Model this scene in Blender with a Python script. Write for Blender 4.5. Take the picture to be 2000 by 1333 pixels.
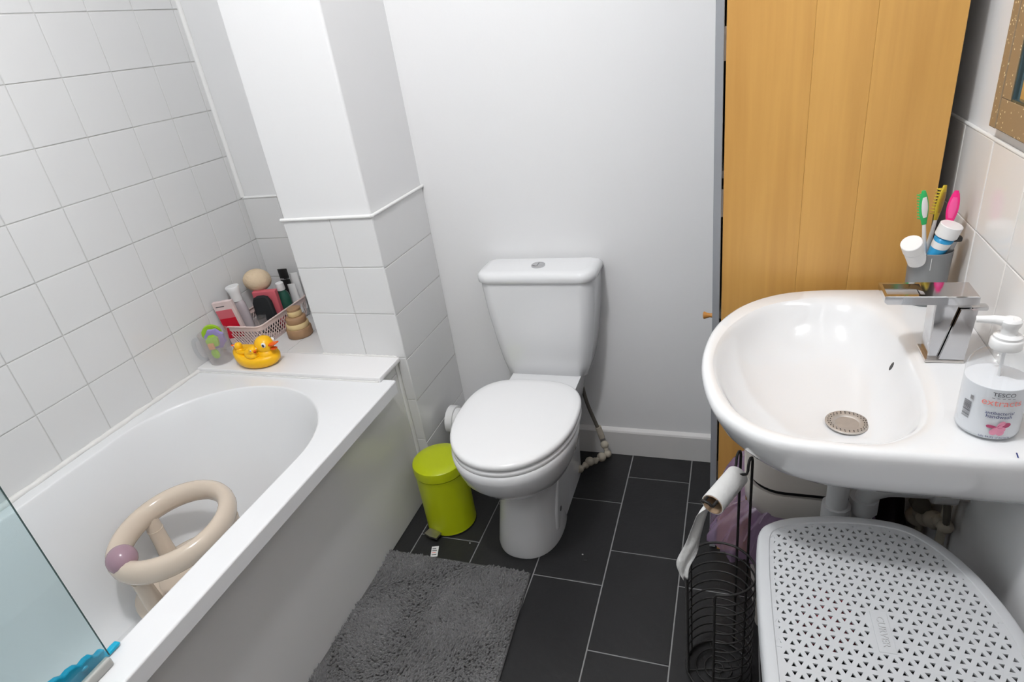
import bpy, bmesh, math, random
import numpy as np
from mathutils import Vector, Matrix

for o in list(bpy.data.objects):
    bpy.data.objects.remove(o, do_unlink=True)
scene = bpy.context.scene
COL = scene.collection
PI = math.pi

# ------------------------------------------------------------------ camera
cam_d = bpy.data.cameras.new('camera')
cam_d.sensor_width = 36.0
cam_d.sensor_fit = 'HORIZONTAL'
cam_d.lens = 36.0 * 1203.68 / 2000.0
cam_d.clip_start = 0.02
cam = bpy.data.objects.new('camera', cam_d)
COL.objects.link(cam)
RV = Vector((0.9407259, 0.31123638, -0.13478391))
UV = Vector((-0.02778873, 0.46678814, 0.88393247))
FV = Vector((-0.33802747, 0.8277927, -0.44776856))
mw = Matrix((RV, UV, -FV)).transposed().to_4x4()
mw.translation = Vector((0, 0, 1.38975))
cam.matrix_world = mw
scene.camera = cam

# ------------------------------------------------------------------ world + exposure
world = bpy.data.worlds.new('world')
scene.world = world
world.use_nodes = True
world.node_tree.nodes['Background'].inputs[0].default_value = (0.9, 0.95, 1, 1)
world.node_tree.nodes['Background'].inputs[1].default_value = 0.3
vs = scene.view_settings
vs.view_transform = 'Standard'
vs.look = 'None'
vs.gamma = 1.0
vs.use_curve_mapping = False
vs.exposure = -0.06
CEIL = 2.60
LAMPS = [(-0.46, 0.45, 56.0, 0.09)]   # x, y, watts, radius

# ------------------------------------------------------------------ room constants
XL, XR, YB, YF = -1.659, 0.400, 1.761, -0.45
PX, PY, PXL = -0.944, 1.440, -1.245      # boxed column: right face, front face, left face
TILE = 0.15
BZ = 0.5285                               # bath rim height
SZ = 0.543                                # ledge height

# ------------------------------------------------------------------ helpers
def link(o, parent=None):
    COL.objects.link(o)
    if parent is not None:
        o.parent = parent
    return o

def tag(o, label=None, cat=None, group=None, kind=None):
    if label: o['label'] = label
    if cat: o['category'] = cat
    if group: o['group'] = group
    if kind: o['kind'] = kind
    return o

def thing(name, label, cat, loc=(0, 0, 0), rotz=0.0, group=None):
    o = bpy.data.objects.new(name, None)
    o.empty_display_size = 0.02
    link(o)
    o.location = loc
    o.rotation_euler = (0, 0, rotz)
    return tag(o, label, cat, group)

def mesh_from(name, geo, smooth=40):
    v, f = geo
    me = bpy.data.meshes.new(name)
    me.from_pydata([tuple(p) for p in v], [], [tuple(q) for q in f])
    me.validate()
    bm = bmesh.new(); bm.from_mesh(me)
    bmesh.ops.recalc_face_normals(bm, faces=bm.faces)
    bm.to_mesh(me); bm.free()
    if smooth:
        me.polygons.foreach_set('use_smooth', [True] * len(me.polygons))
        if smooth < 180:
            me.set_sharp_from_angle(angle=math.radians(smooth))
            bm = bmesh.new(); bm.from_mesh(me)          # keep big flat faces flat beside their small bevels
            for e in bm.edges:
                if len(e.link_faces) == 2:
                    a0, a1 = e.link_faces[0].calc_area(), e.link_faces[1].calc_area()
                    if max(a0, a1) > 12 * min(a0, a1) and e.calc_face_angle(0) > 0.15: e.smooth = False
            bm.to_mesh(me); bm.free()
    return me

def obj(name, geo, mat, parent=None, smooth=40, subsurf=0, loc=None, rot=None):
    me = geo if isinstance(geo, bpy.types.Mesh) else mesh_from(name, geo, smooth)
    if mat is not None and not me.materials:
        me.materials.append(mat)
    o = bpy.data.objects.new(name, me)
    link(o, parent)
    if loc is not None: o.location = loc
    if rot is not None: o.rotation_euler = rot
    if subsurf:
        m = o.modifiers.new('sub', 'SUBSURF'); m.levels = subsurf; m.render_levels = subsurf
    return o

def join(*geos):
    V, F = [], []
    for v, f in geos:
        n = len(V)
        V += [tuple(p) for p in v]
        F += [tuple(i + n for i in q) for q in f]
    return V, F

def xf(geo, loc=(0, 0, 0), rot=(0, 0, 0), sc=(1, 1, 1)):
    from mathutils import Euler
    m = Matrix.Translation(loc) @ Euler(rot).to_matrix().to_4x4() @ Matrix.Diagonal((*sc, 1))
    return [tuple(m @ Vector(p)) for p in geo[0]], geo[1]

def box(x0, x1, y0, y1, z0, z1):
    v = [(x, y, z) for z in (z0, z1) for y in (y0, y1) for x in (x0, x1)]
    f = [(0, 2, 3, 1), (4, 5, 7, 6), (0, 1, 5, 4), (2, 6, 7, 3), (0, 4, 6, 2), (1, 3, 7, 5)]
    return v, f

def bbox(x0, x1, y0, y1, z0, z1, r=0.003, seg=2):
    bm = bmesh.new()
    vs_ = [bm.verts.new(p) for p in box(x0, x1, y0, y1, z0, z1)[0]]
    for q in box(0, 1, 0, 1, 0, 1)[1]:
        bm.faces.new([vs_[i] for i in q])
    bmesh.ops.recalc_face_normals(bm, faces=bm.faces)
    r = min(r, 0.49 * min(x1 - x0, y1 - y0, z1 - z0))
    bmesh.ops.bevel(bm, geom=list(bm.edges), offset=r, segments=seg, profile=0.5, affect='EDGES')
    bm.verts.index_update()
    out = [tuple(v.co) for v in bm.verts], [tuple(v.index for v in f.verts) for f in bm.faces]
    bm.free()
    return out

def loft(rings, cap0=True, cap1=True, closed=True):
    n = len(rings[0])
    V = [tuple(p) for r in rings for p in r]
    F = []
    for i in range(len(rings) - 1):
        for j in range(n if closed else n - 1):
            k = (j + 1) % n
            F.append((i * n + j, i * n + k, (i + 1) * n + k, (i + 1) * n + j))
    if cap0: F.append(tuple(range(n - 1, -1, -1)))
    if cap1: F.append(tuple((len(rings) - 1) * n + j for j in range(n)))
    return V, F

def lathe(profile, n=32, cap0=True, cap1=True, cx=0, cy=0, a=1.0, b=1.0):
    return loft([[(cx + a * r * math.cos(2 * PI * j / n), cy + b * r * math.sin(2 * PI * j / n), z) for j in range(n)] for r, z in profile], cap0, cap1)

def rrect(x0, x1, y0, y1, z, r, n=6):
    """rounded rectangle; r = radii for (x1,y1),(x0,y1),(x0,y0),(x1,y0)"""
    if not hasattr(r, '__len__'): r = (r,) * 4
    pts = []
    for (cx, cy, a0, rr) in ((x1 - r[0], y1 - r[0], 0, r[0]), (x0 + r[1], y1 - r[1], 90, r[1]),
                             (x0 + r[2], y0 + r[2], 180, r[2]), (x1 - r[3], y0 + r[3], 270, r[3])):
        for k in range(n + 1):
            a = math.radians(a0 + 90.0 * k / n)
            pts.append((cx + rr * math.cos(a), cy + rr * math.sin(a), z))
    return pts

def egg(cx, cy, ax, af, ab, z, p=2.2, n=40):
    """front (-y) radius af, back (+y) radius ab"""
    pts = []
    for j in range(n):
        t = 2 * PI * j / n
        c, s = math.cos(t), math.sin(t)
        x = ax * math.copysign(abs(c) ** (2 / p), c)
        y = (ab if s > 0 else af) * math.copysign(abs(s) ** (2 / p), s)
        pts.append((cx + x, cy + y, z))
    return pts

def catmull(pts, sub=8, closed=False):
    P = [Vector(p) for p in pts]
    n = len(P)
    out = []
    for i in range(n if closed else n - 1):
        p0 = P[(i - 1) % n] if closed or i > 0 else P[0] * 2 - P[1]
        p1, p2 = P[i], P[(i + 1) % n]
        p3 = P[(i + 2) % n] if closed or i + 2 < n else P[-1] * 2 - P[-2]
        for k in range(sub):
            t = k / sub
            out.append(0.5 * ((2 * p1) + (p2 - p0) * t + (2 * p0 - 5 * p1 + 4 * p2 - p3) * t * t + (3 * p1 - p0 - 3 * p2 + p3) * t ** 3))
    if not closed: out.append(P[-1])
    return out

def tube(path, r, n=8, closed=False, flat=None):
    """sweep a circle (radius r, a number or per-point list) along a path; flat=(a,b) for an oval section"""
    P = [Vector(p) for p in path]
    m = len(P)
    rr = r if hasattr(r, '__len__') else [r] * m
    T = []
    for i in range(m):
        a = P[(i - 1) % m] if (closed or i > 0) else P[i]
        b = P[(i + 1) % m] if (closed or i < m - 1) else P[i]
        T.append((b - a).normalized())
    up = Vector((0, 0, 1)) if abs(T[0].z) < 0.9 else Vector((1, 0, 0))
    nrm = (up - T[0] * up.dot(T[0])).normalized()
    rings = []
    for i in range(m):
        nrm = (nrm - T[i] * nrm.dot(T[i])).normalized()
        bi = T[i].cross(nrm)
        fa, fb = flat if flat else (1, 1)
        rings.append([P[i] + nrm * (rr[i] * fa * math.cos(2 * PI * j / n)) + bi * (rr[i] * fb * math.sin(2 * PI * j / n)) for j in range(n)])
    if closed:
        rings.append(rings[0])
        return loft(rings, False, False)
    return loft(rings)

def sphere(c, rx, ry=None, rz=None, n=20, m=12):
    ry = ry or rx; rz = rz or rx
    V = [(c[0], c[1], c[2] - rz)]
    for i in range(1, m):
        a = -PI / 2 + PI * i / m
        for j in range(n):
            b = 2 * PI * j / n
            V.append((c[0] + rx * math.cos(a) * math.cos(b), c[1] + ry * math.cos(a) * math.sin(b), c[2] + rz * math.sin(a)))
    V.append((c[0], c[1], c[2] + rz))
    F = []
    for j in range(n):
        k = (j + 1) % n
        F.append((0, 1 + k, 1 + j))
        for i in range(m - 2):
            F.append((1 + i * n + j, 1 + i * n + k, 1 + (i + 1) * n + k, 1 + (i + 1) * n + j))
        F.append((len(V) - 1, 1 + (m - 2) * n + j, 1 + (m - 2) * n + k))
    return V, F

def prism(outline, axis, a, b):
    """extrude a 2D outline along an axis ('x': outline is (y,z), 'y': (x,z), 'z': (x,y))"""
    def P(p, t):
        return {'x': (t, p[0], p[1]), 'y': (p[0], t, p[1]), 'z': (p[0], p[1], t)}[axis]
    return loft([[P(p, a) for p in outline], [P(p, b) for p in outline]])

def text_mesh(body, size, extrude=0.0):
    cu = bpy.data.curves.new('lettering', 'FONT')
    cu.body = body; cu.size = size; cu.extrude = extrude
    cu.align_x = 'CENTER'; cu.align_y = 'CENTER'
    cu.resolution_u = 3
    o = bpy.data.objects.new('lettering', cu)
    COL.objects.link(o)
    bpy.context.view_layer.update()
    dg = bpy.context.evaluated_depsgraph_get()
    me = bpy.data.meshes.new_from_object(o.evaluated_get(dg))
    bpy.data.objects.remove(o, do_unlink=True)
    return me

# ------------------------------------------------------------------ materials
def mat(name, col, rough=0.5, metal=0.0, bump=0.0, bscale=40.0, var=0.0, vscale=6.0, spec=0.5, coat=0.0, sss=0.0, alpha_mix=None, trans=0.0, ior=1.45, sheen=0.0):
    m = bpy.data.materials.new(name)
    m.use_nodes = True
    nt = m.node_tree
    b = nt.nodes['Principled BSDF']
    c = (*col, 1) if len(col) == 3 else col
    b.inputs['Base Color'].default_value = c
    b.inputs['Roughness'].default_value = rough
    b.inputs['Metallic'].default_value = metal
    b.inputs['Specular IOR Level'].default_value = spec
    b.inputs['Coat Weight'].default_value = coat
    b.inputs['Coat Roughness'].default_value = 0.05
    b.inputs['Transmission Weight'].default_value = trans
    b.inputs['IOR'].default_value = ior
    b.inputs['Sheen Weight'].default_value = sheen
    if sss:
        b.inputs['Subsurface Weight'].default_value = sss
        b.inputs['Subsurface Radius'].default_value = (0.01, 0.01, 0.01)
    tc = nt.nodes.new('ShaderNodeTexCoord')
    if var:
        nz = nt.nodes.new('ShaderNodeTexNoise'); nz.inputs['Scale'].default_value = vscale; nz.inputs['Detail'].default_value = 4
        nt.links.new(tc.outputs['Object'], nz.inputs['Vector'])
        mx = nt.nodes.new('ShaderNodeMix'); mx.data_type = 'RGBA'
        mx.inputs[6].default_value = tuple(max(0, x * (1 - var)) for x in c[:3]) + (1,)
        mx.inputs[7].default_value = tuple(min(1, x * (1 + var)) for x in c[:3]) + (1,)
        nt.links.new(nz.outputs['Fac'], mx.inputs[0])
        nt.links.new(mx.outputs[2], b.inputs['Base Color'])
    if bump:
        nb = nt.nodes.new('ShaderNodeTexNoise'); nb.inputs['Scale'].default_value = bscale; nb.inputs['Detail'].default_value = 3
        nt.links.new(tc.outputs['Object'], nb.inputs['Vector'])
        bp = nt.nodes.new('ShaderNodeBump'); bp.inputs['Strength'].default_value = bump; bp.inputs['Distance'].default_value = 0.01
        nt.links.new(nb.outputs['Fac'], bp.inputs['Height'])
        nt.links.new(bp.outputs['Normal'], b.inputs['Normal'])
    return m

def clear(name, tint, gloss=0.06, rough=0.03, milk=0.0, milkcol=(0.9, 0.9, 0.92)):
    """thin clear plastic or glass: tinted see-through plus a fresnel gloss, optionally milky"""
    m = bpy.data.materials.new(name); m.use_nodes = True
    nt = m.node_tree
    for n in list(nt.nodes): nt.nodes.remove(n)
    out = nt.nodes.new('ShaderNodeOutputMaterial')
    tr = nt.nodes.new('ShaderNodeBsdfTransparent'); tr.inputs[0].default_value = (*tint, 1)
    gl = nt.nodes.new('ShaderNodeBsdfGlossy'); gl.inputs['Roughness'].default_value = rough
    gl.inputs['Color'].default_value = (1, 1, 1, 1)
    lw = nt.nodes.new('ShaderNodeLayerWeight'); lw.inputs['Blend'].default_value = 0.5
    pw = nt.nodes.new('ShaderNodeMath'); pw.operation = 'POWER'; pw.inputs[1].default_value = 4.0
    fr = nt.nodes.new('ShaderNodeMath'); fr.operation = 'MULTIPLY_ADD'; fr.inputs[1].default_value = 0.5; fr.inputs[2].default_value = gloss * 0.3
    nt.links.new(lw.outputs['Facing'], pw.inputs[0]); nt.links.new(pw.outputs[0], fr.inputs[0])
    base = tr
    if milk:
        df = nt.nodes.new('ShaderNodeBsdfDiffuse'); df.inputs[0].default_value = (*milkcol, 1)
        tl = nt.nodes.new('ShaderNodeBsdfTranslucent'); tl.inputs[0].default_value = (*milkcol, 1)
        ad = nt.nodes.new('ShaderNodeMixShader'); ad.inputs[0].default_value = 0.4
        nt.links.new(df.outputs[0], ad.inputs[1]); nt.links.new(tl.outputs[0], ad.inputs[2])
        mm = nt.nodes.new('ShaderNodeMixShader'); mm.inputs[0].default_value = milk
        nt.links.new(tr.outputs[0], mm.inputs[1]); nt.links.new(ad.outputs[0], mm.inputs[2])
        base = mm
    mx = nt.nodes.new('ShaderNodeMixShader')
    nt.links.new(fr.outputs[0], mx.inputs[0]); nt.links.new(base.outputs[0], mx.inputs[1]); nt.links.new(gl.outputs[0], mx.inputs[2])
    nt.links.new(mx.outputs[0], out.inputs[0])
    return m

def wood_mat(name, c1, c2, rough=0.4, sc=(14, 14, 0.9)):
    m = bpy.data.materials.new(name); m.use_nodes = True
    nt = m.node_tree; b = nt.nodes['Principled BSDF']
    tc = nt.nodes.new('ShaderNodeTexCoord')
    oi = nt.nodes.new('ShaderNodeObjectInfo')
    ad = nt.nodes.new('ShaderNodeVectorMath'); ad.operation = 'ADD'
    sx = nt.nodes.new('ShaderNodeVectorMath'); sx.operation = 'SCALE'; sx.inputs['Scale'].default_value = 37.0
    nt.links.new(tc.outputs['Object'], ad.inputs[0])
    cb = nt.nodes.new('ShaderNodeCombineXYZ')
    nt.links.new(oi.outputs['Random'], cb.inputs[0]); nt.links.new(oi.outputs['Random'], cb.inputs[2])
    nt.links.new(cb.outputs[0], sx.inputs[0]); nt.links.new(sx.outputs[0], ad.inputs[1])
    mp = nt.nodes.new('ShaderNodeMapping'); mp.inputs['Scale'].default_value = sc
    nt.links.new(ad.outputs[0], mp.inputs[0])
    n1 = nt.nodes.new('ShaderNodeTexNoise'); n1.inputs['Scale'].default_value = 1.0; n1.inputs['Detail'].default_value = 5; n1.inputs['Distortion'].default_value = 0.6
    nt.links.new(mp.outputs[0], n1.inputs['Vector'])
    mp2 = nt.nodes.new('ShaderNodeMapping'); mp2.inputs['Scale'].default_value = (sc[0] * 8, sc[1] * 8, sc[2] * 3)
    nt.links.new(ad.outputs[0], mp2.inputs[0])
    n2 = nt.nodes.new('ShaderNodeTexNoise'); n2.inputs['Scale'].default_value = 1.0; n2.inputs['Detail'].default_value = 3
    nt.links.new(mp2.outputs[0], n2.inputs['Vector'])
    mx = nt.nodes.new('ShaderNodeMix'); mx.data_type = 'FLOAT'; mx.inputs[0].default_value = 0.35
    nt.links.new(n1.outputs['Fac'], mx.inputs[2]); nt.links.new(n2.outputs['Fac'], mx.inputs[3])
    rp = nt.nodes.new('ShaderNodeValToRGB')
    rp.color_ramp.elements[0].position = 0.3; rp.color_ramp.elements[0].color = (*c1, 1)
    rp.color_ramp.elements[1].position = 0.7; rp.color_ramp.elements[1].color = (*c2, 1)
    nt.links.new(mx.outputs[0], rp.inputs[0])
    nt.links.new(rp.outputs[0], b.inputs['Base Color'])
    b.inputs['Roughness'].default_value = rough
    return m

paint = mat('wall paint', (0.77, 0.77, 0.775), 0.65, bump=0.03, bscale=120, var=0.015, vscale=3)
paint_ceil = mat('ceiling paint', (0.74, 0.74, 0.74), 0.8)
tile_white = mat('white glazed tile', (0.70, 0.70, 0.70), 0.14, var=0.02, vscale=4, bump=0.015, bscale=8)
tile_cream = mat('warm white glazed tile', (0.82, 0.81, 0.80), 0.12, var=0.02, vscale=4, bump=0.015, bscale=8)
grout_m = mat('off white grout', (0.58, 0.575, 0.56), 0.9, var=0.1, vscale=15)
grout_w = mat('white wall grout', (0.54, 0.53, 0.515), 0.9, var=0.08, vscale=12)
grout_floor = mat('grey floor grout', (0.26, 0.26, 0.26), 0.9, var=0.15, vscale=20)
slate = mat('charcoal floor tile', (0.018, 0.018, 0.019), 0.42, bump=0.12, bscale=60, var=0.25, vscale=10, spec=0.4)
trim_w = mat('white plastic trim', (0.82, 0.82, 0.81), 0.35)
board_w = mat('white gloss board', (0.80, 0.79, 0.79), 0.4, var=0.02)
skirt_w = mat('white gloss paint', (0.66, 0.65, 0.64), 0.35, var=0.06, vscale=8)
acrylic = mat('white acrylic', (0.76, 0.765, 0.775), 0.16, spec=0.5)
panel_w = mat('white bath panel', (0.72, 0.715, 0.71), 0.22)
silic = mat('white silicone', (0.74, 0.73, 0.71), 0.5, var=0.1, vscale=20)
ceramic = mat('white vitreous china', (0.74, 0.745, 0.755), 0.06, spec=0.55, coat=0.3)
seat_w = mat('white toilet seat plastic', (0.78, 0.78, 0.785), 0.18)
chrome = mat('chrome', (0.56, 0.56, 0.57), 0.07, metal=1.0, bump=0.01, bscale=30)
steel = mat('stained steel', (0.60, 0.57, 0.54), 0.33, metal=1.0, var=0.2, vscale=60)
strainer_m = mat('brushed strainer steel', (0.50, 0.47, 0.44), 0.5, metal=0.75, var=0.15, vscale=60)
lime = mat('lime green enamel', (0.47, 0.55, 0.005), 0.32, coat=0.1)
lime_dark = mat('lime seam', (0.22, 0.30, 0.0), 0.5)
black_pl = mat('black plastic', (0.012, 0.012, 0.013), 0.4)
wire_m = mat('black powder coated wire', (0.02, 0.019, 0.019), 0.45)
rug_m = mat('grey chenille', (0.135, 0.134, 0.136), 0.95, var=0.35, vscale=7, sheen=0.3)
rug_base = mat('grey mat backing', (0.10, 0.10, 0.10), 0.95)
wood_cab = wood_mat('orange pine veneer', (0.49, 0.255, 0.066), (0.64, 0.36, 0.10), 0.38, (9, 9, 1.1))
wood_knob = mat('pine knob', (0.50, 0.22, 0.05), 0.4)
grey_edge = mat('grey door edge', (0.26, 0.27, 0.29), 0.5)
cab_in = mat('cabinet carcass', (0.55, 0.53, 0.50), 0.6)
cream_pl = mat('beige plastic', (0.64, 0.54, 0.44), 0.16)
mauve = mat('mauve plastic', (0.36, 0.23, 0.28), 0.2)
dkgrey = mat('dark rubber', (0.05, 0.05, 0.05), 0.6)
blue_rub = mat('turquoise rubber', (0.0, 0.36, 0.56), 0.4, var=0.2, vscale=30)
grey_pl = mat('grey basket plastic', (0.50, 0.51, 0.525), 0.45)
cup_grey = mat('grey tumbler plastic', (0.20, 0.205, 0.21), 0.35)
white_pl = mat('white plastic', (0.78, 0.78, 0.78), 0.3)
cream_bin = mat('cream bin plastic', (0.62, 0.58, 0.54), 0.4)
pipe_w = mat('white waste pipe', (0.55, 0.55, 0.56), 0.4)
old_pipe = mat('dirty cream fitting', (0.42, 0.38, 0.31), 0.6, var=0.5, vscale=30)
hose_m = mat('aged hose', (0.10, 0.09, 0.075), 0.6, var=0.4, vscale=40)
paper_m = mat('white tissue paper', (0.80, 0.80, 0.79), 0.9, bump=0.2, bscale=90)
card_m = mat('brown cardboard', (0.36, 0.25, 0.16), 0.85)
yellow = mat('yellow rubber', (0.92, 0.50, 0.004), 0.35, sss=0.1)
orange = mat('orange paint', (0.85, 0.12, 0.008), 0.4)
white_dot = mat('white paint dot', (0.8, 0.8, 0.8), 0.4)
black_dot = mat('dark blue eye', (0.01, 0.012, 0.05), 0.3)
pink_bask = mat('pale pink plastic', (0.72, 0.58, 0.55), 0.45)
green_toy = mat('lime green foam', (0.33, 0.58, 0.02), 0.5)
purple_toy = mat('lilac foam', (0.33, 0.27, 0.60), 0.5)
orange_toy = mat('peach foam', (0.75, 0.34, 0.13), 0.5)
pink_card = mat('pink printed card', (0.62, 0.13, 0.16), 0.45)
red_card = mat('red printed card', (0.55, 0.0, 0.02), 0.45)
pale_card = mat('pale pink card', (0.68, 0.55, 0.54), 0.5, var=0.15, vscale=40)
black_fab = mat('black fabric', (0.012, 0.014, 0.016), 0.8)
sponge_m = mat('cream sponge', (0.66, 0.52, 0.36), 0.9, bump=0.3, bscale=150)
lilac_liq = mat('lilac liquid', (0.42, 0.36, 0.40), 0.2)
green_liq = mat('dark green liquid', (0.02, 0.10, 0.07), 0.15)
silver_t = mat('silver tube', (0.45, 0.45, 0.46), 0.35, metal=0.3)
wood_pot = mat('bamboo', (0.36, 0.22, 0.12), 0.5, var=0.2, vscale=30)
cream_pot = mat('cream bamboo', (0.68, 0.53, 0.28), 0.5)
tb_green = mat('green brush plastic', (0.03, 0.45, 0.12), 0.3)
tb_yellow = mat('yellow brush plastic', (0.55, 0.42, 0.03), 0.35)
tb_gold = mat('gold brush pad', (0.33, 0.22, 0.03), 0.4)
tb_pink2 = mat('pale pink pad', (0.85, 0.10, 0.32), 0.3)
tb_pink = mat('pink brush plastic', (0.85, 0.02, 0.22), 0.3)
blue_print = mat('blue print', (0.02, 0.28, 0.55), 0.35)
navy_print = mat('navy print', (0.01, 0.02, 0.13), 0.4)
pink_print = mat('coral print', (0.85, 0.25, 0.22), 0.5)
gold_print = mat('pale gold print', (0.75, 0.58, 0.45), 0.5)
grey_print = mat('dark grey print', (0.05, 0.05, 0.06), 0.5)
petal_m = mat('petal pink print', (0.72, 0.28, 0.40), 0.5, var=0.3, vscale=60)
petal_d = mat('petal magenta print', (0.45, 0.06, 0.15), 0.5)
soap_liq = mat('pearly soap', (0.80, 0.815, 0.84), 0.3)
clear_pl = clear('clear plastic', (0.93, 0.94, 0.95), 0.12)
frost_pl = clear('frosted clear plastic', (0.97, 0.965, 0.965), 0.12, 0.08, milk=0.10, milkcol=(0.85, 0.83, 0.83))
glass_m = clear('tinted shower glass', (0.845, 0.92, 0.928), 0.1, 0.01)
liner_m = clear('lilac bin liner', (0.78, 0.66, 0.83), 0.5, 0.12, milk=0.5, milkcol=(0.50, 0.35, 0.56))
glass_edge_m = mat('dark green glass edge', (0.03, 0.07, 0.06), 0.15)
mirror_m = mat('mirror glass', (0.88, 0.9, 0.89), 0.01, metal=1.0)
mirror_edge = mat('mirror bevel', (0.10, 0.16, 0.18), 0.1, metal=0.7)
seal_m = mat('grey screen seal', (0.40, 0.40, 0.38), 0.4)
plum = mat('dark plum bag', (0.03, 0.015, 0.025), 0.5)

def glitter():
    m = bpy.data.materials.new('brown glitter frame'); m.use_nodes = True
    nt = m.node_tree; b = nt.nodes['Principled BSDF']
    tc = nt.nodes.new('ShaderNodeTexCoord')
    vo = nt.nodes.new('ShaderNodeTexVoronoi'); vo.inputs['Scale'].default_value = 420
    nt.links.new(tc.outputs['Object'], vo.inputs['Vector'])
    hs = nt.nodes.new('ShaderNodeSeparateColor'); nt.links.new(vo.outputs['Color'], hs.inputs[0])
    rp = nt.nodes.new('ShaderNodeValToRGB')
    rp.color_ramp.interpolation = 'CONSTANT'
    rp.color_ramp.elements[0].color = (0.27, 0.20, 0.13, 1)
    rp.color_ramp.elements[1].position = 0.975; rp.color_ramp.elements[1].color = (0.85, 0.75, 0.5, 1)
    nt.links.new(hs.outputs[0], rp.inputs[0]); nt.links.new(rp.outputs[0], b.inputs['Base Color'])
    b.inputs['Roughness'].default_value = 0.25; b.inputs['Coat Weight'].default_value = 0.6
    return m
glitter_m = glitter()
added_door_m = wood_mat('added brown door', (0.10, 0.055, 0.03), (0.16, 0.09, 0.045), 0.45)
def lamp_mat():
    m = bpy.data.materials.new('lit lamp lens'); m.use_nodes = True
    b = m.node_tree.nodes['Principled BSDF']
    b.inputs['Emission Color'].default_value = (1, 0.97, 0.93, 1)
    b.inputs['Emission Strength'].default_value = 6
    return m
lens_m = lamp_mat()

# ------------------------------------------------------------------ setting
def struct(name, geo, m, smooth=0, label=None):
    o = obj(name, geo, m, None, smooth)
    o['kind'] = 'structure'
    if label: o['label'] = label
    return o

floor = struct('floor', box(XL - 0.1, XR + 0.1, YF - 0.1, YB + 0.1, -0.1, -0.002), grout_floor, label='charcoal rectangular floor tiles with pale grout')
ceiling = struct('ceiling', box(XL - 0.1, XR + 0.1, YF - 0.1, YB + 0.1, CEIL, CEIL + 0.1), paint_ceil, label='plain white painted ceiling')
wall_left = struct('wall_left', box(XL - 0.1, XL - 0.006, YF - 0.1, YB + 0.1, -0.05, CEIL), paint, label='white tiled wall along the bath')
wall_right = struct('wall_right', box(XR, XR + 0.1, YF - 0.1, YB + 0.1, -0.05, CEIL), paint, label='white wall behind the basin, tiled low, painted above')
wall_back = struct('wall_back', box(XL - 0.1, XR + 0.1, YB, YB + 0.1, -0.05, CEIL), paint, label='white painted wall behind the toilet')
wall_front = struct('wall_front', box(XL - 0.1, XR + 0.1, YF - 0.1, YF, -0.05, CEIL), paint, label='plain white wall facing the toilet')
added_door = struct('added_door_1', bbox(-0.52, 0.28, YF - 0.004, YF + 0.03, 0.005, 2.0, 0.003), added_door_m, 30, 'added brown door put out of view to cut bounce light')  # unseen, added so less light bounces back from behind the camera
wall_column = struct('wall_column', bbox(PXL, PX - 0.005, PY + 0.005, YB + 0.05, -0.02, CEIL + 0.02, 0.006, 3), paint, 60, label='white boxed column, painted above and tiled below')
baseboard = struct('baseboard_back', prism([(YB, 0), (1.746, 0), (1.746, 0.094), (1.749, 0.100), (YB, 0.107)], 'x', PX, -0.048), skirt_w, 30, 'white gloss baseboard below the back wall')

def tile_mesh(w, h, t=0.006, b=0.0014):
    """a cushioned wall tile: lies in local x,y, glazed face at +z, origin at lower-left corner back"""
    def r(i, z): return [(i, i, z), (w - i, i, z), (w - i, h - i, z), (i, h - i, z)]
    return loft([r(0, 0), r(0, t - 0.0018), r(b * 0.4, t - 0.0005), r(b * 1.6, t)])

TM = {}
def tile_obj(w, h, m, parent, origin, U, V, name='tile', t=0.006, b=0.0014):
    key = (round(w, 4), round(h, 4), m.name, t)
    if key not in TM:
        me = mesh_from('tile', tile_mesh(w, h, t, b), 50)
        me.materials.append(m)
        TM[key] = me
    o = bpy.data.objects.new(name, TM[key])
    link(o, parent)
    U, V = Vector(U), Vector(V)
    W = U.cross(V)
    mx = Matrix((U, V, W)).transposed().to_4x4()
    mx.translation = Vector(origin)
    o.matrix_local = mx
    return o

rng = random.Random(4)
G = 0.0022  # grout joint
def lay(parent, origin, U, V, ulines, vlines, m=tile_white, skip=None):
    U, V = Vector(U), Vector(V); O = Vector(origin)
    for i in range(len(ulines) - 1):
        for j in range(len(vlines) - 1):
            if skip and skip(i, j): continue
            a, b_ = ulines[i] + G / 2, ulines[i + 1] - G / 2
            c, d = vlines[j] + G / 2, vlines[j + 1] - G / 2
            dz = rng.uniform(-0.0004, 0.0004)
            W = U.cross(V)
            tile_obj(b_ - a, d - c, m, parent, O + U * a + V * c + W * dz, U, V)

# left wall: looking along -x the tiles face +x ; U = +y, V = +z  (U x V = +x)
ys = sorted([1.2803 + TILE * c for c in range(-11, 4) if YF + 0.02 < 1.2803 + TILE * c < YB - 0.02])
ys = [YF] + ys + [YB - 0.001]
zs = [1.5848 - TILE * k for k in range(7, -4, -1)]
obj('grout', box(XL - 0.0065, XL - 0.0022, YF, YB, BZ - 0.02, zs[-1]), grout_m, wall_left, 0)
lay(wall_left, (XL - 0.006, 0, 0), (0, 1, 0), (0, 0, 1), ys, zs)

# alcove wall beside the column: faces -y ; U = +x, V = +z  (U x V = -y)
obj('grout', box(XL, PXL, YB - 0.0045, YB + 0.001, SZ, 0.9848), grout_w, wall_back, 0)
lay(wall_back, (0, YB, 0), (1, 0, 0), (0, 0, 1), [XL, XL + 0.15, XL + 0.30, PXL], [0.535, 0.6848, 0.8348, 0.9848])
trim1 = struct('trim_1', tube([(XL, YB - 0.004, 0.987), (PXL, YB - 0.004, 0.987)], 0.005, 8), trim_w, 60, 'thin white trim on top of the alcove tiles')
trim4 = struct('trim_4', tube([(XL + 0.002, YB - 0.004, 0.99), (XL + 0.002, YB - 0.004, 2.03)], 0.009, 8), trim_w, 60, 'white sealant bead up the corner beside the bath')

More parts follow.
